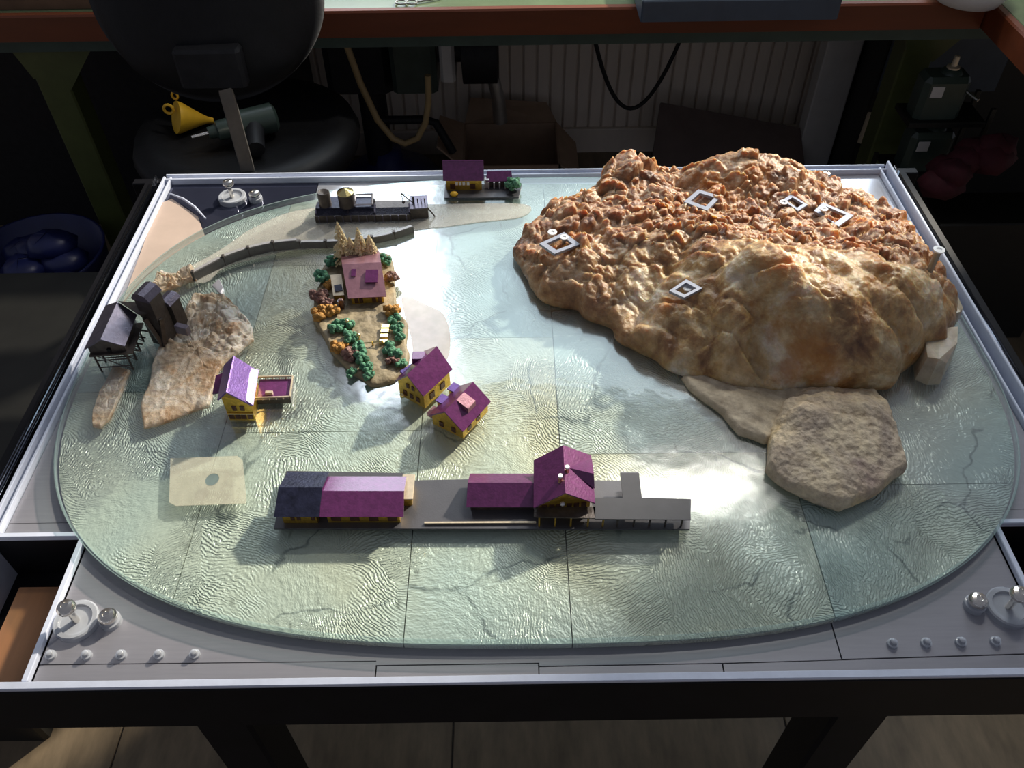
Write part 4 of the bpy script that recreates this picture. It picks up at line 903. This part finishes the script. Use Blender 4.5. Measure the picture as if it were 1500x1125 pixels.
MB().slab(p, .0016).build('annex_roof', M['cream'], ct)
MB().prism([(q_.x*.9+.1*p[0].lerp(p[2],.5).x, q_.y*.9+.1*p[0].lerp(p[2],.5).y) for q_ in p], G+.006, G+.0165).build('annex_walls', M['gold'], ct)
p = [V(x) for x in ((-0.2683, 0.5334, 0.7745), (-0.2584, 0.5361, 0.7745), (-0.2555, 0.5254, 0.7725), (-0.2653, 0.5228, 0.7725))]
MB().slab(p, .0012).build('roof_window', M['blue_black'], ct)
def conifer(p, hgt, r, label):
    t = thing('conifer', p, label, 'model tree', 'straw coloured conifers behind the cottage')
    c = V(p); MB().cyl(c, .0022, hgt*.95, 8, .0006).build('trunk', M['gold'], t, True)
    m = MB(); rn = random.Random(int(hgt*1e5)); K = 13
    for k in range(K):
        u = k/(K-1); z = c.z + hgt*(.10+.88*u); rr = r*(1-u)**.8 + .0012
        for j in range(16):
            a = rn.uniform(0, 2*PI); tip_ = Vector((c.x+rr*math.cos(a), c.y+rr*math.sin(a), z - rr*.35 + rn.uniform(-.001,.001)))
            b_ = Vector((c.x, c.y, z+.002)); s1 = Vector((-math.sin(a), math.cos(a), 0))*.0011
            m.add([b_+s1*.6, b_-s1*.6, tip_-s1*1.5, tip_+s1*1.5, (b_+tip_)/2+Vector((0,0,.0022)), tip_+Vector((0,0,.0015))], [(0,1,4),(1,2,4),(2,5,4),(5,3,4),(3,0,4),(2,3,5),(0,3,2,1)])
    m.build('needles', M['straw'], t)
conifer((-0.2642, 0.6011, 0.7610), .068, .0155, 'taller straw coloured conifer behind the cottage, with a knobbed top')
conifer((-0.2377, 0.6005, 0.7610), .058, .0135, 'second straw coloured conifer behind the cottage, right of the taller one')
conifer((-0.2516, 0.6024, 0.7610), .040, .013, 'short straw coloured conifer between the two tall ones')
conifer((-0.2244, 0.6034, 0.7610), .043, .013, 'short straw coloured conifer at the right end of the row')
def bush(p, r, mat, label, n=16, name='bush', sq=.75):
    c = V(p); r *= 1.22; rn = random.Random(int(abs(c.x)*1e5)+int(c.y*1e5)); m = MB()
    for k in range(n):
        a = rn.uniform(0, 2*PI); e = rn.uniform(0, 1); rr = r*.75*math.sqrt(rn.random())
        m.ball((c.x+rr*math.cos(a), c.y+rr*math.sin(a), c.z + r*sq*(.25+.75*e*(1-rr/r*.6))), r*rn.uniform(.28, .44), 7, (1,1,.85), .22, rn)
    tag(m.build(name, mat, None, 'all', loc=tuple(c)), label, 'model bush', 'foam bushes on the island')
gr, og, br = M['leaf'], M['orange_bush'], M['brown_bush']
bush((-0.2803, 0.5987, 0.7620), .010, gr, 'green bush left of the conifers behind the cottage')
bush((-0.2136, 0.6050, 0.7620), .008, gr, 'green bush right of the conifers behind the cottage')
bush((-0.2032, 0.5985, 0.7620), .007, gr, 'small green bush at the back right corner of the island')
bush((-0.2892, 0.5650, 0.7610), .011, gr, 'green bush left of the cottage annex')
bush((-0.2784, 0.5481, 0.7600), .008, og, 'golden bush beside the annex wall')
bush((-0.2891, 0.5235, 0.7590), .012, br, 'brown bush on the left shore level with the cottage front')
bush((-0.2757, 0.5093, 0.7600), .009, br, 'smaller brown bush between the left shore and cottage')
bush((-0.2805, 0.4897, 0.7590), .012, og, 'large golden bush on the left shore')
bush((-0.2690, 0.4939, 0.7600), .011, og, 'golden bush next to the large one, nearer the cottage')
bush((-0.1931, 0.5598, 0.7610), .010, br, 'brown bush against the right wall of the cottage')
bush((-0.1872, 0.4938, 0.7610), .011, og, 'round golden bush at the head of the right hedge')
bush((-0.2563, 0.4612, 0.7600), .011, gr, 'green bush at the start of the left hedge')
bush((-0.2447, 0.4625, 0.7610), .010, gr, 'green bush in the left hedge below the lamp')
bush((-0.2372, 0.4389, 0.7610), .010, gr, 'green bush in the left hedge, third from the cottage')
bush((-0.2486, 0.4221, 0.7590), .011, og, 'golden bush on the left shore below the hedge')
bush((-0.2251, 0.4184, 0.7610), .010, gr, 'green bush in the left hedge just below the gate')
bush((-0.2338, 0.4096, 0.7600), .010, br, 'brown bush on the shore side of the left hedge')
bush((-0.2164, 0.4033, 0.7610), .009, gr, 'green bush in the left hedge, second below the gate')
bush((-0.2096, 0.3871, 0.7600), .008, gr, 'green bush in the left hedge, third below the gate')
bush((-0.2048, 0.3737, 0.7590), .007, gr, 'last green bush at the tip of the left hedge')
bush((-0.2284, 0.3818, 0.7560), .007, gr, 'small green bush low on the left shore')
bush((-0.1828, 0.4746, 0.7610), .008, gr, 'green bush at the top of the right hedge below the golden one')
bush((-0.1758, 0.4558, 0.7610), .009, gr, 'green bush in the right hedge beside the steps')
bush((-0.1717, 0.4388, 0.7610), .008, gr, 'green bush in the right hedge level with the gate')
bush((-0.1842, 0.4200, 0.7610), .009, gr, 'green bush in the right hedge just below the steps')
bush((-0.1738, 0.4111, 0.7610), .009, gr, 'green bush in the right hedge near the shore')
bush((-0.1780, 0.3986, 0.7600), .008, br, 'brown bush under the right hedge')
bush((-0.1657, 0.3945, 0.7590), .007, gr, 'last green bush at the lower end of the right hedge')
tb_ = V((-0.0207, 0.7895, 0.7550)); bush(tb_, .012, gr, 'green model tree at the right end of the back store', 18, 'model_tree', 1.6)
bush((-0.0598, 0.8089, 0.7620), .005, gr, 'tiny green bush behind the link of the back store', 8)
sp = thing('garden_steps', (-0.1912, 0.4483, 0.7610), 'gold garden steps beside the right hedge of the island', 'model steps')
for k, q in enumerate(((-0.1930, 0.4336, 0.7640), (-0.1931, 0.4438, 0.7640), (-0.1928, 0.4519, 0.7650), (-0.1926, 0.4600, 0.7660))):
    MB().cbox(q[0]-.005, q[0]+.006, q[1]-.0035, q[1]+.0035, G+.006, q[2], .0006).build('step', M['gold_bright'], sp)
gp = thing('garden_gate', (-0.2074, 0.4332, 0.7610), 'low gold gate bar between the two hedges of the island', 'model gate')
a, b = V((-0.2213, 0.4280, 0.7650)), V((-0.1935, 0.4312, 0.7650)); MB().beam(a, b, .0016).build('bar', M['gold_bright'], gp)
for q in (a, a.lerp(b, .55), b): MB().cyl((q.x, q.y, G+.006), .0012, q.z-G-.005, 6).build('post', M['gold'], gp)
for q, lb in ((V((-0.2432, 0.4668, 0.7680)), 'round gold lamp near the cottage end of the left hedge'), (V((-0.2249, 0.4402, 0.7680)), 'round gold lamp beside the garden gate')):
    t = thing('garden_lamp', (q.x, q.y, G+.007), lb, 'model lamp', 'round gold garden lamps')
    MB().cyl((q.x, q.y, G+.006), .0008, .009, 6).build('post', M['gold'], t); MB().ball(q, .0032, 12).build('globe', M['gold_bright'], t, True)
q = V((-0.2572, 0.5090, 0.7660)); t = thing('water_butt', (q.x, q.y, G+.008), 'pale grey barrel at the left front corner of the cottage', 'barrel')
MB().lathe((q.x, q.y, G+.006), [(.0042,0),(.0048,.004),(.0042,.009)], 14).build('body', M['white_metal'], t, True); MB().cyl((q.x, q.y, G+.015), .0044, .001, 14).build('lid', M['frame'], t, True)

# ------------------------------------------------------------------ frames and posts on the boulder
from mathutils.bvhtree import BVHTree
bo = bpy.data.objects['boulder']
bv = BVHTree.FromPolygons([v.co + LOC['boulder'] for v in bo.data.vertices], [tuple(p.vertices) for p in bo.data.polygons])
def rockz(x, y):
    h_ = bv.ray_cast(Vector((x, y, 2)), Vector((0, 0, -1)))[0]
    return h_.z if h_ else G
def sqframe(c, corners, label):
    """square ring lying on the stone, corners given on the ground plan"""
    ps = [Vector((p[0], p[1], 0)) for p in corners]; cx = sum((p for p in ps), Vector())/4
    zz = [rockz(p.x, p.y) for p in ps] + [rockz(cx.x, cx.y)]
    z = max(zz)*.7 + sum(zz)/5*.3 + .0025
    gx = ((zz[1]+zz[2])-(zz[0]+zz[3]))*.35; 
    t = thing('square_frame', (cx.x, cx.y, z), label, 'frame', 'square frames on the boulder')
    for i in range(4):
        a_, b_ = ps[i], ps[(i+1)%4]; ia, ib = a_.lerp(cx, .36), b_.lerp(cx, .36)
        MB().add([(a_.x,a_.y,z-.002),(b_.x,b_.y,z-.002),(ib.x,ib.y,z-.002),(ia.x,ia.y,z-.002),(a_.x,a_.y,z+.002),(b_.x,b_.y,z+.002),(ib.x,ib.y,z+.002),(ia.x,ia.y,z+.002)],
                 [(3,2,1,0),(4,5,6,7),(0,1,5,4),(1,2,6,5),(2,3,7,6),(3,0,4,7)]).build('side', M['frame'], t)
    return t
def rpost(c, r, hgt, label):
    z = rockz(c[0], c[1])
    t = thing('rock_post', (c[0], c[1], z), label, 'post', 'small posts on the boulder')
    MB().cyl((c[0], c[1], z-.004), r*.6, hgt+.003, 12).build('stem', M['grey_metal'], t, True)
    MB().lathe((c[0], c[1], z+hgt-.002), [(r,0),(r*1.05,.0022),(r*.5,.0025),(r*.45,.0012),(0,.001)], 16).build('cap', M['white'], t, True)
sqframe(None, [(0.0127, 0.5697, 0.8020), (0.0477, 0.5951, 0.8020), (0.0676, 0.5669, 0.8020), (0.0322, 0.5467, 0.8020)], 'pale square frame at the left end of the boulder')
sqframe(None, [(0.2182, 0.6423, 0.8220), (0.2434, 0.6723, 0.8220), (0.2734, 0.6544, 0.8220), (0.2472, 0.6202, 0.8220)], 'pale square frame on top of the boulder, below its rear dome')
sqframe(None, [(0.3619, 0.6556, 0.8140), (0.3778, 0.6689, 0.8140), (0.3949, 0.6430, 0.8140), (0.3777, 0.6285, 0.8140)], 'small pale frame right of the boulder dome')
sqframe(None, [(0.4019, 0.6328, 0.8140), (0.4197, 0.6525, 0.8140), (0.4541, 0.6201, 0.8140), (0.4260, 0.5950, 0.8140)], 'larger pale frame beside the small one right of the dome')
sqframe(None, [(0.1690, 0.4434, 0.8370), (0.1935, 0.4654, 0.8370), (0.2110, 0.4477, 0.8370), (0.1855, 0.4301, 0.8370)], 'pale square frame on the front slope of the boulder')
rpost((0.0317, 0.5982, 0.8000), .0062, .026, 'tall capped post above the left frame of the boulder')
rpost((0.0469, 0.5811, 0.8020), .0055, .010, 'short capped post on the left frame of the boulder')
rpost((0.5197, 0.5014, 0.8120), .0070, .034, 'dark capped post at the right end of the boulder')
rpost((0.1944, 0.4547, 0.8370), .0062, .010, 'short capped post on the front slope frame')
rpost((0.3627, 0.6505, 0.8140), .0055, .008, 'short capped post on the small frame right of the dome')
rpost((0.4135, 0.6292, 0.8140), .0055, .009, 'short capped post on the larger frame right of the dome')

# ------------------------------------------------------------------ workbench and things on it
ZB = .80
wk = thing('workbench', (0, 1.7, 0), 'long workbench with green top and orange edge board along the back wall', 'workbench')
MB().cbox(-2.2, 2.4, 1.385, 2.165, .745, ZB, .002).build('top', M['green_top'], wk)
MB().cbox(-2.2, .955, 1.365, 1.384, .748, ZB+.002, .004).build('edge_board', M['orange_edge'], wk)
MB().cbox(-2.2, 2.4, 1.42, 1.445, .702, .744, .002).build('rail', M['dark_green'], wk)
for x in (-1.055, 0.93):
    yl = 1.45 if x < 0 else 1.53; lg = MB().cbox(x-.036, x+.036, yl, yl+.07, 0, .74, .004).build('leg', M['green_paint'], wk)
    MB().add([(x-.075,yl-.004,.744),(x+.16,yl-.004,.744),(x+.036,yl-.004,.60),(x-.036,yl-.004,.63),(x-.075,yl-.0005,.744),(x+.16,yl-.0005,.744),(x+.036,yl-.0005,.60),(x-.036,yl-.0005,.63)],[(0,1,2,3),(7,6,5,4),(0,4,5,1),(1,5,6,2),(2,6,7,3),(3,7,4,0)]).build('gusset', M['green_paint'], wk)
wk2 = thing('side_bench', (1.3, .9, 0), 'side bench with orange edge board turning the corner on the right', 'workbench')
MB().cbox(.975, 2.4, .3, 1.384, .745, ZB, .002).build('top', M['green_top'], wk2)
MB().cbox(0.956, .974, .3, 1.384, .748, ZB+.002, .004).build('edge_board', M['orange_edge'], wk2)
MB().cbox(1.02, 1.06, .35, .42, 0, .744, .003).build('leg', M['green_paint'], wk2)
ty = thing('shallow_tray', (.42, 1.40, ZB+.003), 'shallow slate blue tray with brown lid on the bench edge', 'tray')
MB().cbox(.235, .622, 1.29, 1.52, .8035, .845, .003).build('body', M['blue_grey'], ty)
MB().cbox(.238, .626, 1.315, 1.53, .8452, .858, .003).build('lid', M['tray_brown'], ty)
bt = thing('brown_box', (-1.02, 1.45, ZB), 'dark brown flat box added to darken the bench top left of the chair', 'box')
MB().cbox(-1.30, -.80, 1.40, 1.62, ZB+.0005, ZB+.022, .003).build('body', M['tray_brown'], bt)  # flat box added to darken this end of the bench top
MB().cbox(-1.302, -.798, 1.398, 1.622, ZB+.0225, ZB+.032, .003).build('lid', M['board'], bt)
bw = thing('white_bowl', (0.9011, 1.3560, 0.8000), 'white shallow bowl standing on the bench near the right corner', 'bowl')
q = V((0.9088, 1.3760, 0.8000)); MB().lathe((q.x, q.y, ZB+.0005), [(.05,0),(.062,.004),(.078,.03),(.082,.05),(.078,.05),(.07,.03),(.05,.008),(0,.006)], 36).build('shell', M['white'], bw, 'all')
sc = thing('scissors', (-0.2199, 1.4011, 0.8000), 'small wire handled scissors lying on the bench top', 'scissors')
q = V((-0.2326, 1.4015, 0.8000))
for dx in (-.012, .010): MB().tube([(q.x+dx+.011*math.cos(a), q.y+.010*math.sin(a), ZB+.004) for a in np.linspace(0, 2*PI, 14)[:-1]], .0018, 6, True).build('handle', M['grey_metal'], sc, True)
MB().tube([(q.x+.018,q.y,ZB+.004),(q.x+.07,q.y+.02,ZB+.004)], .0022, 6).build('blade', M['grey_metal'], sc)

# chair in front of the bench
chr_ = thing('swivel_chair', (-.61, 1.31, 0), 'black swivel chair with flat steel back bar facing the bench', 'chair')
bk = MB()
nx_, nz_ = 26, 18; v = []; f = []
for side in (0, 1):
    for j in range(nz_+1):
        for i in range(nx_+1):
            u = -1+2*i/nx_; w_ = -1+2*j/nz_
            k_ = math.sqrt(max(0, 1-.5*w_*w_)); l_ = math.sqrt(max(0, 1-.5*u*u))
            X, Z = u*k_, w_*l_
            th = .030*(1-max(abs(u), abs(w_))**4)
            v.append((-.575 + .215*X, 1.165 + .05*X*X + (-th if side == 0 else th*.8) + .03*Z, .895 + .165*Z))
st_ = (nx_+1)*(nz_+1)
for side in (0, 1):
    for j in range(nz_):
        for i in range(nx_):
            a_ = side*st_ + j*(nx_+1)+i; f.append((a_, a_+1, a_+nx_+2, a_+nx_+1))
bo_ = [i for i in range(nx_+1)] + [(j+1)*(nx_+1)-1 for j in range(1, nz_+1)] + [nz_*(nx_+1)+i for i in range(nx_-1, -1, -1)] + [j*(nx_+1) for j in range(nz_-1, 0, -1)]
for i in range(len(bo_)):
    a_, b_ = bo_[i], bo_[(i+1) % len(bo_)]; f.append((a_, b_, b_+st_, a_+st_))
bk.add(v, f).build('backrest', M['vinyl'], chr_, 'all')
MB().cbox(-.625, -.505, 1.10, 1.135, .775, .845, .006).build('back_bracket', M['rubber'], chr_)
MB().cbox(-.569, -.541, 1.125, 1.133, .46, .80, .002).build('back_bar', M['grey_metal'], chr_)
bl = MB().lathe((-.555, 1.126, .0), [(0,0)], 8) if False else None
MB().at((-.555, 1.124, .782), 0, Matrix.Rotation(PI/2, 3, 'X')).lathe((0,0,0), [(.008,0),(.008,.003),(.004,.005)], 12).build('bolt_head', M['steel'], chr_, True)
MB().lathe((-.60, 1.315, .50), [(.20,0),(.235,.02),(.245,.05),(.235,.075),(.20,.085),(.17,.075),(.0,.068)], 40).build('seat', M['vinyl'], chr_, 'all')
MB().cyl((-.60, 1.315, .12), .028, .38, 16).build('pedestal', M['rubber'], chr_, True)
for k in range(5):
    a = 2*PI*k/5+.3; MB().tube([(-.60,1.315,.11), (-.60+.27*math.cos(a),1.315+.27*math.sin(a),.07)], [.025,.016], 8).build('base_arm', M['rubber'], chr_)
    MB().ball((-.60+.27*math.cos(a),1.315+.27*math.sin(a),.029), .028, 10).build('caster', M['rubber'], chr_, True)
MB().at((-.555, 1.20, .46)).box(-.014, .014, -.075, .06, 0, .006).build('back_bar_foot', M['grey_metal'], chr_)
# yellow funnel and drill on the seat
fn = thing('yellow_funnel', (-0.7374, 1.3547, 0.5750), 'yellow plastic funnel with hanging loop lying on the chair seat', 'funnel')
ZS = .575
c0 = V((-0.7379, 1.2999, 0.6100)); c1 = V((-0.6838, 1.3322, 0.5850)); m = MB()
m.tube([c0, c0.lerp(c1, .12), c0.lerp(c1, .8), c1, c1 + (c1-c0)*.15], [.034,.033,.012,.007,.006], 22).build('cone', M['yellow'], fn, True)
cc_ = V((-0.7473, 1.2981, 0.6300)); MB().tube([(cc_.x+.010*math.cos(a), cc_.y, cc_.z+.010*math.sin(a)) for a in np.linspace(0, 2*PI, 14)[:-1]], .003, 6, True).build('loop', M['yellow'], fn, True)
cc_ = V((-0.7378, 1.3284, 0.6450)); MB().tube([(cc_.x+.006*math.cos(a), cc_.y, cc_.z+.008*math.sin(a)) for a in np.linspace(0, 2*PI, 12)[:-1]], .0025, 6, True).build('loop', M['yellow'], fn, True)
dr = thing('power_drill', (-0.6049, 1.3362, 0.5750), 'dark green power drill lying on the chair seat', 'drill')
d0, d1 = V((-0.6530, 1.2327, 0.6100)), V((-0.5293, 1.2941, 0.6100))
MB().tube([d0, d0.lerp(d1,.12), d0.lerp(d1,.14), d0.lerp(d1,.35), d0.lerp(d1,.4), d1, d1+(d1-d0)*.05], [.012,.014,.02,.022,.030,.031,.022], 16).build('body', M['machine_green'], dr, True)
MB().tube([d0.lerp(d1,.7), d0.lerp(d1,.7)+Vector((.02,-.09,-.012))], [.02,.018], 10).build('grip', M['rubber'], dr, True)
MB().tube([d0.lerp(d1,-.25), d0], [.003,.004], 8).build('bit', M['steel'], dr)

# ------------------------------------------------------------------ under the bench
lm = thing('floor_machine', (-.40, 1.85, 0), 'black domed machine base standing on the floor under the bench', 'machine')
MB().lathe((-.40, 1.92, 0), [(.175,0),(.18,.03),(.15,.07),(.10,.105),(.05,.125),(.045,.16),(.0,.165)], 36).build('domed_base', M['black_blue'] if 'black_blue' in M else M['blue_bin'], lm, 'all')
MB().cyl((-.42, 1.92, .12), .04, .50, 18).build('column', M['rubber'], lm, True)
MB().cbox(-.52, -.34, 1.80, 2.00, .40, .66, .02).build('head', M['rubber'], lm)
MB().tube([(-.40,1.84,.30),(-.27,1.84,.30),(-.235,1.84,.29),(-.19,1.83,.20)], .012, 10).build('pipe', M['rubber'], lm, True)
gm = thing('green_motor', (-.22, 1.80, .45), 'green and black motor hanging under the bench top', 'motor')
MB().cbox(-.335, -.215, 1.76, 1.92, .42, .70, .012).build('casing', M['machine_green'], gm)
MB().cbox(-.205, -.165, 1.76, 1.90, .45, .70, .008).build('bracket', M['white_post'], gm)
MB().tube([(-.21,1.80,.52),(-.15,1.80,.52),(-.145,1.80,.52),(-.055,1.80,.52),(-.05,1.80,.52)], [.03,.03,.085,.085,.07], 24).build('drum', M['rubber'], gm, True)
def cat(a, b, sag, n=18): 
    a, b = V(a), V(b); return [a.lerp(b, i/n) + Vector((0,0,-sag*4*(i/n)*(1-i/n))) for i in range(n+1)]
tag(MB().tube([(-.432,1.66,.652), (-.420,1.66,.60), (-.40,1.66,.50), (-.37,1.66,.40), (-.335,1.66,.345), (-.305,1.66,.33), (-.27,1.66,.345), (-.245,1.66,.39), (-.232,1.66,.45), (-.228,1.66,.52)], .0085, 10).build('tan_hose', M['hose_yellow'], None, True), 'tan rubber hose hanging in a loop under the bench', 'hose')
tag(MB().tube(cat((0.2197, 1.9500, 0.4674), (0.4555, 1.9500, 0.4640), .20), .006, 8).build('looped_cable', M['rubber'], None, True), 'black cable hanging in a loop against the panelled wall', 'cable')
hz = thing('vacuum_hose', (-0.0884, 1.9800, 0.2203), 'grey hanging hose with a pale blue upper sleeve', 'hose')
MB().tube([(-0.1158, 1.9800, 0.4626), (-0.0998, 1.9800, 0.4227), (-0.0836, 1.9800, 0.3778)], .022, 12).build('sleeve', M['pale_blue'], hz, True)
MB().tube([(-0.0835, 1.9800, 0.3819), (-0.0667, 1.9800, 0.3400), (-0.0558, 1.9800, 0.2863), (-0.0512, 1.9800, 0.2129)], [.018,.019,.020,.022], 12).build('hose_tail', M['grey_metal'], hz, True)
bx = thing('cardboard_box', (-.02, 1.95, 0), 'open brown cardboard box on the floor under the bench', 'box')
x0, x1, y0, y1, hb = -.165, .125, 1.80, 2.05, .17
for (a_, b_, c_, d_) in ((x0,x1,y0,y0+.006), (x0,x1,y1-.006,y1), (x0,x0+.006,y0,y1), (x1-.006,x1,y0,y1)): MB().box(a_, b_, c_, d_, 0.002, hb).build('side', M['cardboard'], bx)
MB().box(x0, x1, y0, y1, 0.001, .006).build('bottom', M['cardboard'], bx)
MB().slab([(x0,y1,hb), (x1,y1,hb), (x1-.03,y1+.07,hb+.03), (x0+.02,y1+.07,hb+.05)], .005).build('flap', M['cardboard'], bx)
MB().slab([(x0,y0,hb), (x0,y1,hb), (x0-.07,y1-.04,hb+.05), (x0-.07,y0+.03,hb+.05)], .005).build('flap', M['cardboard'], bx)
MB().slab([(x1,y0,hb), (x1,y1,hb), (x1+.06,y1-.04,hb-.05), (x1+.06,y0+.03,hb-.05)], .005).build('flap', M['cardboard'], bx)
lb = [V(x) for x in ((0.4110, 1.9000, 0.0843), (0.9047, 1.9300, 0.0575), (0.8902, 2.0300, 0.1497), (0.4471, 2.0600, 0.2256))]
m = MB().slab(lb, .012); tag(m.build('leaning_board', M['board'], None), 'dark brown board leaning on the panelled wall behind the boulder', 'board')
# white post, cabinet and bottles at the right
tag(MB().cbox(.895, 1.0, 2.00, 2.06, .0, .742, .004).build('white_post', M['white_post'], None), 'grey white painted post under the bench right of the panelling', 'post')
dc = thing('dark_cabinet', (1.2, 2.0, 0), 'dark cabinet filling the space under the bench right of the white post', 'cabinet')
MB().cbox(1.005, 2.1, 1.86, 2.12, .0, .70, .005).build('body', M['blue_grey'] if False else M['dark_wood'], dc)  # body extended to the right to darken the wall there
MB().cbox(1.01, 1.34, 1.842, 1.859, .36, .68, .004).build('door', M['blue_grey'], dc)
sk = V((0.9814, 1.8000, 0.2820)); s2 = V((0.9729, 1.7800, 0.2443)); tag(MB().tube([(0.9901, 1.8000, 0.3238), (0.9687, 1.7600, 0.2517)], .009, 8).build('wooden_stick', M['cream'], None, True), 'short pale wooden stick leaning against the dark cabinet', 'stick')
def bottle(base, label):
    x, y, z = base; t = thing('oil_can', base, label, 'bottle', 'dark green oil cans with cream spouts')
    MB().cbox(x-.052, x+.052, y-.032, y+.032, z, z+.098, .012).build('body', M['machine_green'], t)
    MB().lathe((x+.010, y, z+.098), [(.024,0),(.019,.008),(.013,.010)], 16).build('shoulder', M['machine_green'], t, True)
    MB().lathe((x+.010, y, z+.108), [(.014,0),(.014,.004),(.007,.006),(.006,.026),(.004,.028)], 14).build('spout', M['cream'], t, True)
    MB().cbox(x-.035, x-.008, y-.0335, y-.0315, z+.055, z+.080, .0005).build('label_patch', M['white_post'], t)
sh = thing('can_rack', (.965, 1.42, 0), 'narrow dark rack holding the two oil cans in front of the right bench leg', 'rack')
for za in (.529, .394): MB().cbox(.885, 1.06, 1.375, 1.47, za-.012, za, .002).build('shelf_board', M['dark_wood'], sh)
for y_ in (1.376, 1.462): MB().cbox(1.061, 1.072, y_, y_+.008, 0, .56, .001).build('upright', M['dark_wood'], sh)
for y_ in (1.376, 1.462): MB().cbox(.874, .884, y_, y_+.008, 0, .40, .001).build('upright', M['dark_wood'], sh)
bottle((.95, 1.42, .5295), 'dark green oil can with an upright cream spout on the upper shelf')
bottle((.965, 1.42, .3945), 'dark green oil can standing on the lower shelf below the other')
rc = thing('red_cloth', (0.9740, 1.3000, 0.4957), 'crumpled dark red cloth beside the oil cans', 'cloth')
rn = random.Random(3); m = MB(); cx_ = V((0.9998, 1.3000, 0.4762))
for k in range(9): m.ball((cx_.x+rn.uniform(-.06,.08), cx_.y+rn.uniform(-.03,.03), cx_.z+rn.uniform(-.05,.03)), rn.uniform(.028,.045), 9, (1.2,1,.8), .15, rn)
m.build('folds', M['red_cloth'], rc, 'all')
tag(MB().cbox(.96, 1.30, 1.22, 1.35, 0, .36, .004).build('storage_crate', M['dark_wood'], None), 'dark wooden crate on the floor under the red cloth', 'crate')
tag(MB().tube([(0.9920, 1.4000, 0.5966), (1.0103, 1.3600, 0.5912)], .004, 8).build('steel_rod', M['steel'], None, True), 'short bright steel rod beside the upper oil can', 'rod')
# left side of the room
bb = thing('blue_bin', (-1.19, 1.30, 0), 'navy blue plastic bin on the floor left of the table', 'bin')
MB().lathe((-1.19, 1.30, 0), [(.13,0),(.16,.25),(.165,.26),(.158,.26),(.13,.02),(0,.015)], 28).build('tub', M['blue_bin'], bb, 'all')
m = MB(); rn = random.Random(8)
for k in range(8): m.ball((-1.19+rn.uniform(-.08,.08), 1.30+rn.uniform(-.08,.08), .23+rn.uniform(-.02,.03)), rn.uniform(.04,.06), 9, (1.2,1,.6), .12, rn)
m.build('bag_liner', M['blue_bin'], bb, 'all')
dw = thing('drawer_unit', (-1.0, .75, 0), 'dark wooden drawer unit standing left of the display table', 'drawers')
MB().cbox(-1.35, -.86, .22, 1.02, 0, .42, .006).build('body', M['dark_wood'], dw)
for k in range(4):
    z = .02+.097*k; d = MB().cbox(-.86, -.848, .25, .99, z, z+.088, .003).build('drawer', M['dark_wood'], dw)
    MB().cbox(-.848, -.838, .55, .67, z+.04, z+.052, .002).build('pull', M['cap_grey'], d)
dm = thing('dark_filler', (-.95, 1.8, 0), 'black box added to darken the wall left of the chair', 'machine')
MB().cbox(-1.75, -.62, 1.78, 2.10, 0, .62, .02).build('housing', M['rubber'], dm)  # black box added where the wall should stay dark
MB().tube([(-.86,1.72,.50),(-.86,1.66,.42),(-.84,1.64,.2)], .03, 12).build('duct', M['rubber'], dm, True)
